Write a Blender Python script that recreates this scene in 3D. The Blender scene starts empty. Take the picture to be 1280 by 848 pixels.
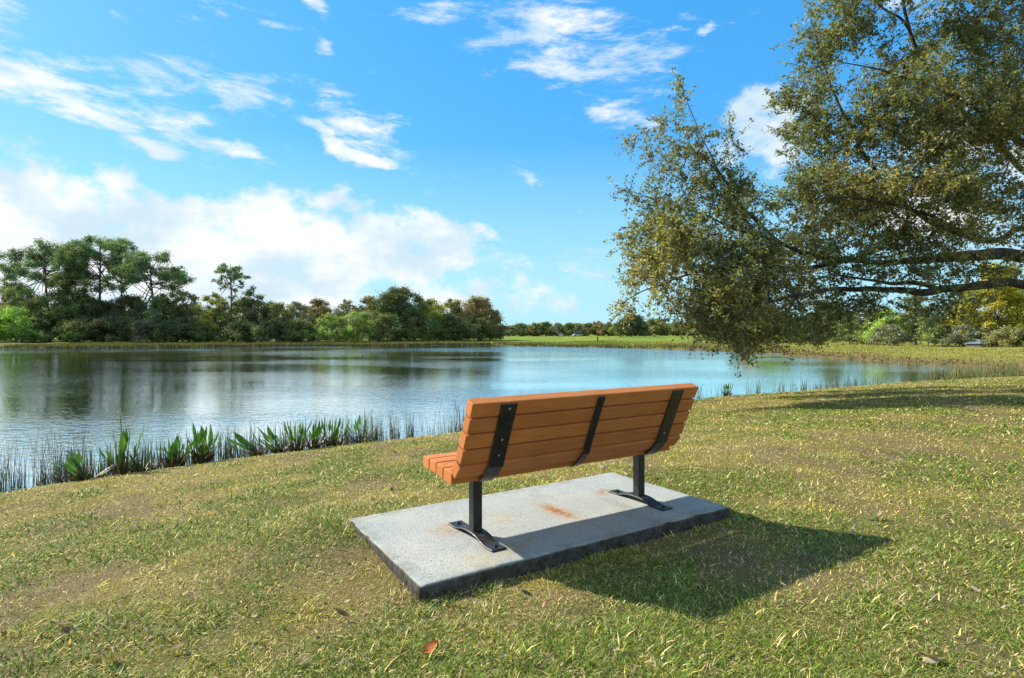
import bpy, bmesh, math, random
import numpy as np
from mathutils import Vector, Matrix, noise as mnoise

random.seed(7)
RNG = np.random.default_rng(11)
S = bpy.context.scene
COL = S.collection
R = math.radians

# ------------------------------------------------------------------ camera
F = 710.95 / 1280.0            # focal length / picture width
HY = 416.4                     # horizon row in the 1280 px photograph
CAMZ = 1.328
cam_d = bpy.data.cameras.new('camera')
cam = bpy.data.objects.new('camera', cam_d)
COL.objects.link(cam)
cam_d.sensor_width = 36.0
cam_d.lens = 36.0 * F
cam_d.clip_start = 0.05
cam_d.clip_end = 6000
cam.location = (0, 0, CAMZ)
cam.rotation_euler = (R(90) - math.atan((424 - HY) / 710.95), 0, 0)
S.camera = cam

# ------------------------------------------------------------------ colour management
S.view_settings.view_transform = 'Standard'
S.view_settings.look = 'None'
S.view_settings.exposure = 0.9
S.view_settings.gamma = 1.0
S.view_settings.use_curve_mapping = False
S.cycles.max_bounces = 6
S.cycles.transparent_max_bounces = 6
S.cycles.caustics_reflective = False
S.cycles.caustics_refractive = False
S.cycles.use_denoising = True

# ------------------------------------------------------------------ sun
SUN_EL, SUN_AZ = R(38), math.atan2(-0.92, 0.39)      # azimuth from +Y towards +X
sun_dir = Vector((math.sin(SUN_AZ) * math.cos(SUN_EL), math.cos(SUN_AZ) * math.cos(SUN_EL), math.sin(SUN_EL)))
sd_ = bpy.data.lights.new('sun', 'SUN')
sd_.energy = 5.0
sd_.angle = R(1.2)
sd_.color = (1.0, 0.93, 0.82)
sun = bpy.data.objects.new('sun', sd_)
COL.objects.link(sun)
sun.rotation_euler = sun_dir.to_track_quat('Z', 'Y').to_euler()
sun.location = (-20, 8, 30)


# ------------------------------------------------------------------ node helpers
class NT:
    def __init__(s, tree):
        s.t = tree; s.n = tree.nodes; s.l = tree.links

    def node(s, typ, **kw):
        n = s.n.new(typ)
        for k, v in kw.items():
            if k.startswith('i_'):
                n.inputs[k[2:].replace('_', ' ')].default_value = v
            else:
                setattr(n, k, v)
        return n

    def link(s, a, b): s.l.new(a, b)

    def math(s, op, a, b=None, c=None, clamp=False):
        n = s.n.new('ShaderNodeMath'); n.operation = op; n.use_clamp = clamp
        for i, v in enumerate((a, b, c)):
            if v is None: continue
            if isinstance(v, (int, float)): n.inputs[i].default_value = v
            else: s.l.new(v, n.inputs[i])
        return n.outputs[0]

    def mix(s, f, a, b, typ='MIX'):
        n = s.n.new('ShaderNodeMix'); n.data_type = 'RGBA'; n.blend_type = typ
        for inp, v in ((n.inputs[0], f), (n.inputs[6], a), (n.inputs[7], b)):
            if isinstance(v, (int, float)): inp.default_value = v
            elif isinstance(v, tuple): inp.default_value = (*v, 1) if len(v) == 3 else v
            else: s.l.new(v, inp)
        return n.outputs[2]

    def noise(s, vec, scale, detail=4, rough=0.55, dist=0.0):
        n = s.n.new('ShaderNodeTexNoise')
        n.inputs['Scale'].default_value = scale; n.inputs['Detail'].default_value = detail
        n.inputs['Roughness'].default_value = rough; n.inputs['Distortion'].default_value = dist
        if vec is not None: s.l.new(vec, n.inputs['Vector'])
        return n.outputs['Fac']

    def rng(s, v, a, b, c=0.0, d=1.0, smooth=False):
        n = s.n.new('ShaderNodeMapRange')
        if smooth: n.interpolation_type = 'SMOOTHSTEP'
        s.l.new(v, n.inputs[0])
        for i, x in enumerate((a, b, c, d)): n.inputs[i + 1].default_value = x
        return n.outputs[0]

    def mapping(s, vec, loc=(0, 0, 0), rot=(0, 0, 0), scale=(1, 1, 1), typ='POINT'):
        n = s.n.new('ShaderNodeMapping'); n.vector_type = typ
        s.l.new(vec, n.inputs['Vector'])
        n.inputs['Location'].default_value = loc; n.inputs['Rotation'].default_value = rot; n.inputs['Scale'].default_value = scale
        return n.outputs[0]


def new_mat(name):
    m = bpy.data.materials.new(name); m.use_nodes = True
    m.node_tree.nodes.clear()
    nt = NT(m.node_tree)
    out = nt.node('ShaderNodeOutputMaterial')
    return m, nt, out


# ------------------------------------------------------------------ world: Nishita sky with clouds
SKY_STRENGTH = 0.1
EXPO = 2 ** S.view_settings.exposure
world = bpy.data.worlds.new('World'); S.world = world
world.use_nodes = True
wt = NT(world.node_tree); wt.n.clear()
wout = wt.node('ShaderNodeOutputWorld'); bg = wt.node('ShaderNodeBackground')
bg.inputs['Strength'].default_value = SKY_STRENGTH
sky = wt.node('ShaderNodeTexSky', sky_type='NISHITA', sun_disc=False, sun_elevation=SUN_EL, sun_rotation=SUN_AZ,
              altitude=0, air_density=1.0, dust_density=0.4, ozone_density=2.0)
hs = wt.node('ShaderNodeHueSaturation')
hs.inputs['Saturation'].default_value = 1.32; hs.inputs['Value'].default_value = 1.75; hs.inputs['Hue'].default_value = 0.485
wt.link(sky.outputs[0], hs.inputs['Color'])
tc = wt.node('ShaderNodeTexCoord')
sep = wt.node('ShaderNodeSeparateXYZ'); wt.link(tc.outputs['Generated'], sep.inputs[0])
az = wt.math('ARCTAN2', sep.outputs[0], sep.outputs[1])
hyp = wt.math('SQRT', wt.math('ADD', wt.math('MULTIPLY', sep.outputs[0], sep.outputs[0]), wt.math('MULTIPLY', sep.outputs[1], sep.outputs[1])))
el = wt.math('DIVIDE', sep.outputs[2], wt.math('MAXIMUM', hyp, 0.02))
cmb = wt.node('ShaderNodeCombineXYZ'); wt.link(az, cmb.inputs[0]); wt.link(el, cmb.inputs[1])
UV = cmb.outputs[0]
# warp so the cloud banks get irregular outlines
wn = wt.node('ShaderNodeTexNoise'); wn.inputs['Scale'].default_value = 9; wn.inputs['Detail'].default_value = 5
wt.link(UV, wn.inputs['Vector'])
vs = wt.node('ShaderNodeVectorMath', operation='SUBTRACT'); wt.link(wn.outputs['Color'], vs.inputs[0]); vs.inputs[1].default_value = (.5, .5, .5)
vm = wt.node('ShaderNodeVectorMath', operation='SCALE'); wt.link(vs.outputs[0], vm.inputs[0]); vm.inputs['Scale'].default_value = 0.10
va = wt.node('ShaderNodeVectorMath', operation='ADD'); wt.link(UV, va.inputs[0]); wt.link(vm.outputs[0], va.inputs[1])
UVW = va.outputs[0]


def sky_ellipse(px, py, rx, ry, ang, amp, soft=0.0):
    """a cloud patch: direction of its middle, its angular half sizes and tilt"""
    u = math.atan((px - 640) / 711); c = math.cos(u)
    v = (HY - py) / 711 * c
    m = wt.mapping(UVW, (u, v, 0), (0, 0, R(ang)), (rx / 711 * c * c, ry / 711 * c, 1), 'TEXTURE')
    ln = wt.node('ShaderNodeVectorMath', operation='LENGTH'); wt.link(m, ln.inputs[0])
    return wt.rng(ln.outputs['Value'], soft, 1.0, amp, 0.0, True)


def sky_sum(lst):
    acc = None
    for e in lst:
        o = sky_ellipse(*e)
        acc = o if acc is None else wt.math('MAXIMUM', acc, o)
    return acc


# billowing bank low on the left, wisps, streaks and a painted sun glow higher up
bank = sky_sum([(60, 300, 240, 125, 0, .95, .35), (210, 310, 200, 120, 0, .95, .35), (40, 200, 105, 60, 0, .70, .0), (150, 225, 90, 45, 0, .75, .1), (360, 310, 200, 95, -8, .95, .3),
                (425, 248, 90, 48, 0, .78, .1), (520, 310, 150, 74, -10, .85, .3), (600, 290, 80, 32, -8, .62), (-150, 240, 200, 150, 0, 1, .3), (230, 390, 450, 120, 0, .85, .45), (560, 370, 170, 70, 0, .62, .2), (660, 375, 190, 60, 0, .52, .1),
                (955, 165, 95, 92, 40, .95, .0), (912, 190, 55, 60, 30, .72), (1130, 10, 70, 45, 0, .7), (1180, 230, 200, 160, 0, .70, .3), (1400, 120, 160, 200, 0, .9, .3)])
wisp_and_glow = sky_sum([(150, 152, 270, 27, -15, .86, .1), (80, 118, 230, 56, -15, .74, .1), (250, 172, 130, 28, -17, .82, .2), (215, 80, 150, 56, 10, .70, .0), (300, 100, 110, 50, -15, .64), (170, 115, 200, 64, -12, .60),
                (435, 155, 150, 54, -14, .74, .1), (430, 182, 130, 20, -17, .84, .2), (385, 8, 60, 18, -25, .62), (402, 50, 22, 42, 25, .5), (245, 190, 26, 10, 0, .7), (500, 190, 90, 40, -20, .45),
                (700, 45, 260, 115, -20, .66, .1), (690, 95, 130, 50, -10, .58), (770, 145, 100, 26, -30, .58), (885, 40, 28, 17, 10, .7), (640, 292, 60, 14, 0, .55), (560, 15, 90, 40, -10, .5),
                (760, 80, 150, 60, -20, .5), (-20, -5, 130, 100, 0, .78), (760, 335, 190, 70, 0, .46), (300, 20, 120, 40, -5, .42), (660, 215, 90, 40, -15, .40), (640, 330, 90, 40, -5, .48)])  # the upper left corner patch paints the sun's glow as cloud
n_b = wt.noise(wt.mapping(UV, scale=(1, 1.35, 1)), 11, 10, .62)
n_w = wt.noise(wt.mapping(UV, rot=(0, 0, R(17)), scale=(.50, 1.5, 1)), 17, 12, .68, .25)
d_b = wt.rng(wt.math('ADD', bank, wt.math('MULTIPLY', wt.math('SUBTRACT', n_b, .5), 2.4)), .30, .86, 0, .98, True)
d_w = wt.rng(wt.math('ADD', wisp_and_glow, wt.math('MULTIPLY', wt.math('SUBTRACT', n_w, .5), 2.6)), .28, 1.0, 0, .95, True)
# unseen cloud added behind the camera to whiten the ambient light
back = wt.math('MULTIPLY', wt.rng(wt.noise(UV, 3.2, 7, .6), .40, .60, 0, .95, True), wt.rng(wt.math('ABSOLUTE', az), .95, 1.3, 0, 1, True))
dens = wt.math('MAXIMUM', wt.math('MAXIMUM', d_b, d_w), back)
dens = wt.math('MULTIPLY', dens, wt.rng(el, -.02, .02))
shade_n = wt.noise(wt.mapping(UV, scale=(1, 1.6, 1)), 6.5, 6, .55)
K = 1.0 / SKY_STRENGTH / EXPO
ccol = wt.mix(wt.rng(shade_n, .38, .60, 0, 1, True), (.68 * K, .85 * K, .97 * K), (1.04 * K, 1.06 * K, 1.08 * K))
hz = wt.rng(el, 0.0, .33, .97, 0.0)
even = wt.mix(.70, hs.outputs[0], (.047 * K, .36 * K, .86 * K))
base_sky = wt.mix(hz, even, (.50 * K, .89 * K, 1.0 * K))
skycol = wt.mix(dens, base_sky, ccol)
wt.link(skycol, bg.inputs['Color']); wt.link(bg.outputs[0], wout.inputs['Surface'])


# ------------------------------------------------------------------ mesh helpers
def mesh_obj(name, verts, faces=None, mat=None, parent=None, quads=None, tris=None, colors=None, smooth=False):
    """links ONE mesh object; quads / tris are index arrays, colours are per point"""
    me = bpy.data.meshes.new(name)
    if faces is not None:
        me.from_pydata([tuple(v) for v in verts], [], faces)
    else:
        verts = np.asarray(verts, np.float32)
        parts = []
        if quads is not None and len(quads): parts.append((np.asarray(quads, np.int32), 4))
        if tris is not None and len(tris): parts.append((np.asarray(tris, np.int32), 3))
        loops = np.concatenate([p.ravel() for p, _ in parts])
        totals = np.concatenate([np.full(len(p), k, np.int32) for p, k in parts])
        starts = np.concatenate([[0], np.cumsum(totals)[:-1]]).astype(np.int32)
        me.vertices.add(len(verts)); me.vertices.foreach_set('co', verts.ravel())
        me.loops.add(len(loops)); me.loops.foreach_set('vertex_index', loops)
        me.polygons.add(len(totals)); me.polygons.foreach_set('loop_start', starts); me.polygons.foreach_set('loop_total', totals)
        me.update(calc_edges=True)
    if colors is not None:
        ca = me.color_attributes.new('Col', 'FLOAT_COLOR', 'POINT')
        c = np.ones((len(me.vertices), 4), np.float32); c[:, :3] = colors
        ca.data.foreach_set('color', c.ravel())
    if smooth:
        me.polygons.foreach_set('use_smooth', np.ones(len(me.polygons), bool))
    if mat: me.materials.append(mat)
    o = bpy.data.objects.new(name, me); COL.objects.link(o)
    if parent: o.parent = parent
    return o


def bm_obj(name, bm, mat, parent=None, smooth=False):
    me = bpy.data.meshes.new(name); bm.to_mesh(me); bm.free()
    if smooth:
        for p in me.polygons: p.use_smooth = True
    me.materials.append(mat)
    o = bpy.data.objects.new(name, me); COL.objects.link(o)
    if parent: o.parent = parent
    return o


def thing(name, label, cat, loc=(0, 0, 0), rz=0, group=None):
    o = bpy.data.objects.new(name, None); COL.objects.link(o)
    o.empty_display_size = .2
    o.location = loc; o.rotation_euler = (0, 0, rz)
    return tag(o, label, cat, group)


def tag(o, label=None, cat=None, group=None, kind=None):
    if label: o['label'] = label
    if cat: o['category'] = cat
    if group: o['group'] = group
    if kind: o['kind'] = kind
    return o


def tube_arrays(pts, radii, sides=7, cap=True):
    P = [Vector(p) for p in pts]; n = len(P)
    vs, qs = [], []
    t0 = (P[1] - P[0]).normalized()
    ref = Vector((0, 0, 1)) if abs(t0.z) < .9 else Vector((1, 0, 0))
    u = t0.cross(ref).normalized()
    for i in range(n):
        t = (P[min(i + 1, n - 1)] - P[max(i - 1, 0)]).normalized()
        u = (u - t * u.dot(t)).normalized(); w = t.cross(u)
        for k in range(sides):
            a = 2 * math.pi * k / sides
            vs.append(P[i] + (u * math.cos(a) + w * math.sin(a)) * radii[i])
    for i in range(n - 1):
        for k in range(sides):
            k2 = (k + 1) % sides
            qs.append((i * sides + k, i * sides + k2, (i + 1) * sides + k2, (i + 1) * sides + k))
    return vs, qs


def tubes_obj(name, tubes, mat, parent=None):
    V, Q = [], []
    for pts, rad, sides in tubes:
        v, q = tube_arrays(pts, rad, sides)
        o = len(V); V += [tuple(x) for x in v]; Q += [tuple(i + o for i in f) for f in q]
    return mesh_obj(name, np.array(V), quads=np.array(Q), mat=mat, parent=parent, smooth=True)


def spline(pts, n):
    """Catmull-Rom through pts (each of any dimension)"""
    P = np.array(pts, float); P = np.vstack([2 * P[0] - P[1], P, 2 * P[-1] - P[-2]])
    out = []
    segs = len(P) - 3
    for t in np.linspace(0, segs, n):
        i = min(int(t), segs - 1); f = t - i
        a, b, c, d = P[i:i + 4]
        out.append(.5 * (2 * b + (c - a) * f + (2 * a - 5 * b + 4 * c - d) * f * f + (3 * b - a - 3 * c + d) * f ** 3))
    return np.array(out)


def W(px, py, depth):
    """direction seen in the photograph + a real distance -> point in the place"""
    return np.array([(px - 640) / 710.95 * depth, depth, CAMZ - (py - HY) / 710.95 * depth])


# tileless value noise for numpy
_perm = np.random.default_rng(3).random((256, 256))


def vnoise(x, y, s, octs=3):
    tot = 0; amp = 1; nrm = 0
    for o in range(octs):
        X = x / s * 2 ** o + 37.3 * o; Y = y / s * 2 ** o + 11.7 * o
        xi = np.floor(X).astype(int); yi = np.floor(Y).astype(int)
        fx = X - xi; fy = Y - yi; fx = fx * fx * (3 - 2 * fx); fy = fy * fy * (3 - 2 * fy)
        g = lambda a, b: _perm[a % 256, b % 256]
        v = (g(xi, yi) * (1 - fx) + g(xi + 1, yi) * fx) * (1 - fy) + (g(xi, yi + 1) * (1 - fx) + g(xi + 1, yi + 1) * fx) * fy
        tot = tot + v * amp; nrm += amp; amp *= .55
    return tot / nrm


# ------------------------------------------------------------------ materials
def attr_mat(name, rough=.8, trans=0.0, spec=.2, tcol=(1.2, 1.25, .55)):
    m, nt, out = new_mat(name)
    at = nt.node('ShaderNodeAttribute', attribute_name='Col')
    p = nt.node('ShaderNodeBsdfPrincipled')
    p.inputs['Roughness'].default_value = rough
    p.inputs['Specular IOR Level'].default_value = spec
    nt.link(at.outputs['Color'], p.inputs['Base Color'])
    if trans > 0:
        tr = nt.node('ShaderNodeBsdfTranslucent')
        c = nt.mix(1.0, at.outputs['Color'], tcol, 'MULTIPLY'); nt.link(c, tr.inputs['Color'])
        mx = nt.node('ShaderNodeMixShader'); mx.inputs[0].default_value = trans
        nt.link(p.outputs[0], mx.inputs[1]); nt.link(tr.outputs[0], mx.inputs[2]); nt.link(mx.outputs[0], out.inputs[0])
    else:
        nt.link(p.outputs[0], out.inputs[0])
    return m


M_leaf = attr_mat('oak_leaf', .55, .38, .2)
M_wood_leaf = attr_mat('woodland_leaf', .7, .22, .25)
M_blade = attr_mat('grass_blade', .65, .25, .25)
M_plant = attr_mat('water_plant', .45, .25, .4)


def bark_mat(name, c1, c2, scale):
    m, nt, out = new_mat(name)
    tc_ = nt.node('ShaderNodeTexCoord')
    v = nt.mapping(tc_.outputs['Object'], scale=(1, 1, .6))
    n1 = nt.noise(v, scale, 8, .65); n2 = nt.noise(tc_.outputs['Object'], scale * .22, 4, .6)
    c = nt.mix(nt.rng(n1, .35, .65), c1, c2)
    c = nt.mix(nt.rng(n2, .52, .68, 0, .55), c, (.20, .205, .17))
    p = nt.node('ShaderNodeBsdfPrincipled'); p.inputs['Roughness'].default_value = .9
    nt.link(c, p.inputs['Base Color'])
    b = nt.node('ShaderNodeBump'); b.inputs['Strength'].default_value = .9; b.inputs['Distance'].default_value = .03
    nt.link(n1, b.inputs['Height']); nt.link(b.outputs[0], p.inputs['Normal'])
    nt.link(p.outputs[0], out.inputs[0])
    return m


M_bark = bark_mat('oak_bark', (.016, .013, .011), (.075, .062, .050), 14)
M_twig = bark_mat('oak_twig', (.06, .05, .04), (.20, .175, .14), 10)
M_pbark = bark_mat('pine_bark', (.05, .035, .028), (.16, .12, .095), 4)

# ------------------------------------------------------------------ lake outline and terrain
WZ = -0.672
HW = CAMZ - WZ


def shore(px, py):
    d = HW * 710.95 / (py - HY); return np.array([(px - 640) / 710.95 * d, d])


near_px = [(0, 624), (60, 613), (130, 602), (200, 592), (290, 579), (380, 568), (480, 556), (570, 546), (700, 527), (800, 512), (890, 500.5), (960, 495.5),
           (1040, 488.5), (1110, 482.5), (1180, 478.5), (1240, 475.5), (1300, 473)]
far_px = [(1330, 464), (1280, 460.5), (1179, 457), (1126, 453.5), (1065, 449), (1000, 445), (961, 441.5), (900, 438.2), (870, 436.8), (800, 435.2), (720, 433.8),
          (640, 432.2), (615, 430.6), (560, 431.2), (480, 432.2), (380, 433), (300, 433.2), (200, 434), (100, 434.5), (0, 435)]
near_shore = np.array([(-26, -4), (-14, 2.2)] + [shore(*p) for p in near_px])
far_shore = np.array([shore(*p) for p in far_px] + [(-125, 70), (-130, 30), (-100, -10), (-60, -22)])
lake = np.vstack([near_shore, far_shore])


def seg_dist(P, poly, closed):
    A = poly if closed else poly[:-1]; B = np.roll(poly, -1, 0) if closed else poly[1:]
    best = np.full(len(P), 1e9)
    for a, b in zip(A, B):
        ab = b - a; t = np.clip(((P - a) @ ab) / (ab @ ab + 1e-9), 0, 1)
        best = np.minimum(best, np.hypot(*(P - a - t[:, None] * ab).T))
    return best


def in_poly(P, poly):
    ins = np.zeros(len(P), bool); x, y = P[:, 0], P[:, 1]
    for (x1, y1), (x2, y2) in zip(poly, np.roll(poly, -1, 0)):
        c = (y1 > y) != (y2 > y)
        ins ^= c & (x < (x2 - x1) * (y - y1) / (y2 - y1 + 1e-12) + x1)
    return ins


BX, BY, BYAW = 0.3622, 3.8705, R(90 - 57.4272)
bax = np.array([math.cos(BYAW), math.sin(BYAW)]); bay = np.array([-math.sin(BYAW), math.cos(BYAW)])
SL = (-1.263, 1.133, -.4635, .7543)          # slab extents along / across the bench
SLAB_TOP = 0.075


def slab_local(P):
    q = P - np.array([BX, BY]); return q @ bax, q @ bay


def height(P):
    P = np.asarray(P, float)
    ins = in_poly(P, lake)
    dn = seg_dist(P, near_shore, False); df = seg_dist(P, far_shore, False)
    wob = (vnoise(P[:, 0], P[:, 1], 1.1, 3) - .5)
    near = .10 * (1 - np.exp(-dn / .22)) + .57 * np.clip(dn / 6.0, 0, 1) ** .85 + .05 * np.clip((dn - 6) / 12, 0, 1)
    near += wob * .05 * np.clip(dn / 1.0, 0, 1) + (vnoise(P[:, 0], P[:, 1], .35, 2) - .5) * .018
    fw = vnoise(P[:, 0], P[:, 1], 4, 3)
    far = (.26 + .14 * np.clip((P[:, 0] - 8) / 10, 0, 1)) * (1 - np.exp(-df / .5)) * (.6 + .8 * fw) + .10 * np.clip(df / 40, 0, 1) + (fw - .5) * .10
    k = 1 / (1 + np.exp(np.clip((dn - df) * 1.2, -40, 40)))
    z = WZ + np.where(ins, -np.minimum(.9, .30 * np.minimum(dn, df)), k * near + (1 - k) * far)
    # level bed round the slab
    lx, ly = slab_local(P)
    ex = np.maximum(np.maximum(SL[0] - lx, lx - SL[1]), 0); ey = np.maximum(np.maximum(SL[2] - ly, ly - SL[3]), 0)
    e = np.hypot(ex, ey); kk = np.clip(1 - e / 1.2, 0, 1); kk = kk * kk * (3 - 2 * kk)
    target = -.012 + np.clip((ly - SL[2]) / (SL[3] - SL[2]), 0, 1) * .062
    return z * (1 - kk) + target * kk


GREEN = np.array((.19, .255, .030)); OLIVE = np.array((.54, .455, .085)); STRAW = np.array((.68, .52, .23)); THATCH = np.array((.30, .225, .155))


def lawn_mix(P):
    """how green / strawy / bare the turf is (its own colour, patch by patch)"""
    x, y = P[:, 0], P[:, 1]
    a = vnoise(x, y, .75, 4) * .7 + vnoise(x + 5, y + 8, 3.5, 2) * .3; b = vnoise(x + 50, y - 20, .34, 3); c = vnoise(x - 31, y + 77, .55, 4)
    g = np.clip((a - .50) * 6.0 + .42, 0, 1); s = np.clip((b - .5) * 5.5 + .5, 0, 1); t = np.clip((c - .53) * 7, 0, 1) * np.clip(.2 + vnoise(x - 9, y + 3, .22, 2) * 1.3, 0, 1)
    for cx, cy, rx, ry, k in ((2.27, 4.85, .42, .22, 1.), (-.2, 3.35, .5, .18, .8), (1.9, 4.1, .3, .2, .7), (4.6, 4.0, .5, .4, .6), (-2.3, 4.2, .6, .5, .5)):
        g = np.clip(g + k * np.exp(-((x - cx) / rx) ** 2 - ((y - cy) / ry) ** 2), 0, 1)
    for cx, cy, rx, ry, k in ((3.6, 5.6, .5, .4, .9), (.32, 2.75, .22, .14, 1.), (-1.15, 3.25, .35, .25, .8), (-.75, 3.7, .25, .35, .7), (3.3, 3.9, .4, .3, .8), (-.3, 2.9, .3, .2, .7)):
        t = np.clip(t + k * np.exp(-((x - cx) / rx) ** 2 - ((y - cy) / ry) ** 2), 0, 1)
    return g, s, t


def lawn_color(P):
    g, s, t = lawn_mix(P)
    c = OLIVE * (1 - s[:, None] * .45) + STRAW * s[:, None] * .45
    c = c * (1 - g[:, None] * .62) + GREEN * 1.15 * g[:, None] * .62
    return c * (1 - t[:, None] * .5) + THATCH * 1.2 * t[:, None] * .5


# one sheet, polar about the viewer's ground point, out to the horizon
ang = np.concatenate([np.linspace(-62, 62, 620), np.linspace(62, 298, 150)[1:-1]]) * math.pi / 180
rad = np.concatenate([[.0], np.geomspace(.35, 160, 300), np.geomspace(160, 4200, 40)[1:]])
AA, RR = np.meshgrid(ang, rad[1:])
GP = np.stack([(np.sin(AA) * RR).ravel(), (np.cos(AA) * RR).ravel()], 1)
GP = np.vstack([[0, 0], GP])
GZ = height(GP)
na, nr = len(ang), len(rad) - 1
idx = 1 + np.arange(nr * na).reshape(nr, na)
q = np.stack([idx[:-1], np.roll(idx[:-1], -1, 1), np.roll(idx[1:], -1, 1), idx[1:]], -1).reshape(-1, 4)[:, ::-1]
tr = np.stack([np.zeros(na, int), idx[0], np.roll(idx[0], -1)], 1)[:, ::-1]
gc = lawn_color(GP)
dn_all = seg_dist(GP, near_shore, False); df_all = seg_dist(GP, far_shore, False)
farside = (df_all < dn_all)
mud = np.clip(1 - np.minimum(dn_all / .25, np.where(farside, df_all / 1.6, 9)), 0, 1)[:, None]
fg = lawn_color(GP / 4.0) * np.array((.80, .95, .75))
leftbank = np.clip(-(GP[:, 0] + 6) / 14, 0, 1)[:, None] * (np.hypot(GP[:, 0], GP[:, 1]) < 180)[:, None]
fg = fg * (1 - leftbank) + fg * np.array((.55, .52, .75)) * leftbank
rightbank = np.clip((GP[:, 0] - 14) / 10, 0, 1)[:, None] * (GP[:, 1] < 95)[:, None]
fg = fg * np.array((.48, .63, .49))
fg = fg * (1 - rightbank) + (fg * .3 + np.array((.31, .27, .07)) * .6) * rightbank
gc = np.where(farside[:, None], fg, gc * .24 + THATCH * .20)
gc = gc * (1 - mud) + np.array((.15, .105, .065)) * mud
GROUND_N = len(GP)
m, nt, out = new_mat('turf')
at = nt.node('ShaderNodeAttribute', attribute_name='Col'); geo = nt.node('ShaderNodeNewGeometry')
n1 = nt.noise(geo.outputs['Position'], 9, 8, .7); n2 = nt.noise(geo.outputs['Position'], 60, 4, .6)
c = nt.mix(nt.rng(n1, .3, .7, 0, 1), at.outputs['Color'], (.7, .62, .5), 'MULTIPLY')
c = nt.mix(nt.rng(n2, .55, .75, 0, .6), c, (.30, .25, .14))
p = nt.node('ShaderNodeBsdfPrincipled'); p.inputs['Roughness'].default_value = 1; p.inputs['Specular IOR Level'].default_value = .05
nt.link(c, p.inputs['Base Color'])
b = nt.node('ShaderNodeBump'); b.inputs['Strength'].default_value = .8; b.inputs['Distance'].default_value = .02
nt.link(n2, b.inputs['Height']); nt.link(b.outputs[0], p.inputs['Normal'])
nt.link(p.outputs[0], out.inputs[0]); M_turf = m
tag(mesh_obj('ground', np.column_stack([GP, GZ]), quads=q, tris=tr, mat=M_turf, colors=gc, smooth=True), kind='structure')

# water sheet
m, nt, out = new_mat('lake_water')
tc_ = nt.node('ShaderNodeTexCoord')
v = tc_.outputs['Object']
w1 = nt.noise(nt.mapping(v, rot=(0, 0, R(-12)), scale=(.75, 1.6, 1)), 2.6, 3, .55, .35)
w2 = nt.noise(nt.mapping(v, rot=(0, 0, R(20)), scale=(.8, 1.5, 1)), 9.0, 2, .5, .2)
calm = nt.rng(nt.noise(nt.mapping(v, scale=(.5, 1, 1)), .10, 3, .5), .40, .60, .40, 1.25, True)
hgt = nt.math('ADD', nt.math('MULTIPLY', w1, .0085), nt.math('MULTIPLY', w2, .0052))
sp = nt.node('ShaderNodeSeparateXYZ'); nt.link(v, sp.inputs[0])
gust = nt.rng(nt.math('ADD', sp.outputs[1], nt.math('MULTIPLY', nt.noise(nt.mapping(v, scale=(.35, 1, 1)), .06, 3, .5), 60)), 70, 100, 1.0, 3.2, True)
gust = nt.math('MULTIPLY', gust, nt.rng(sp.outputs[1], 8, 28, 1.7, 1.0, True))
hgt = nt.math('MULTIPLY', nt.math('MULTIPLY', hgt, calm), gust)
b = nt.node('ShaderNodeBump'); b.inputs['Strength'].default_value = 1.0; b.inputs['Distance'].default_value = 1.0
nt.link(hgt, b.inputs['Height'])
p = nt.node('ShaderNodeBsdfDiffuse'); p.inputs['Color'].default_value = (.17, .130, .012, 1)
gl = nt.node('ShaderNodeBsdfGlossy'); gl.inputs['Color'].default_value = (.86, .98, .985, 1); gl.inputs['Roughness'].default_value = .03
fr = nt.node('ShaderNodeFresnel'); fr.inputs['IOR'].default_value = 1.6
for q_ in (p, gl, fr): nt.link(b.outputs[0], q_.inputs['Normal'])
mx = nt.node('ShaderNodeMixShader'); nt.link(nt.rng(fr.outputs[0], .06, .42, .66, .985), mx.inputs[0])
nt.link(p.outputs[0], mx.inputs[1]); nt.link(gl.outputs[0], mx.inputs[2]); nt.link(mx.outputs[0], out.inputs[0])
xs = np.linspace(-140, 60, 41); ys = np.linspace(-30, 130, 33)
X, Y = np.meshgrid(xs, ys); wi = np.arange(X.size).reshape(X.shape)
wq = np.stack([wi[:-1, :-1], wi[:-1, 1:], wi[1:, 1:], wi[1:, :-1]], -1).reshape(-1, 4)
tag(mesh_obj('water', np.column_stack([X.ravel(), Y.ravel(), np.full(X.size, WZ)]), quads=wq, mat=m), kind='structure')


def gz(x, y): return float(height(np.array([[x, y]]))[0])


# ------------------------------------------------------------------ concrete slab
m, nt, out = new_mat('weathered_concrete')
tc_ = nt.node('ShaderNodeTexCoord'); v = tc_.outputs['Object']
n1 = nt.noise(v, 2.2, 6, .6); n2 = nt.noise(v, 105, 3, .75); n3 = nt.noise(v, 16, 6, .7)
vo = nt.node('ShaderNodeTexVoronoi'); vo.inputs['Scale'].default_value = 150; nt.link(v, vo.inputs['Vector'])
RX, RY, RA = .03, .12, R(-88)
c = nt.mix(nt.rng(n1, .35, .65), (.305, .332, .310), (.380, .382, .335))
c = nt.mix(nt.rng(n2, .50, .63, 0, .78), c, (.095, .095, .085))
c = nt.mix(nt.rng(vo.outputs['Distance'], .0, .26, .7, 0), c, (.44, .44, .41))
c = nt.mix(nt.rng(n3, .58, .75, 0, .5), c, (.155, .15, .12))


def stain(c, loc, rot, sc, col, amt, freq=16):
    mp = nt.mapping(v, (loc[0], loc[1], 0), (0, 0, rot), (sc[0], sc[1], 99), 'TEXTURE')
    ln = nt.node('ShaderNodeVectorMath', operation='LENGTH'); nt.link(mp, ln.inputs[0])
    k = nt.rng(ln.outputs['Value'], .15, 1.0, 1, 0, True)
    nn = nt.rng(nt.noise(v, freq, 7, .7), .36, .62)
    return nt.mix(nt.math('MULTIPLY', nt.math('MULTIPLY', k, nn), amt), c, col)


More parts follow.
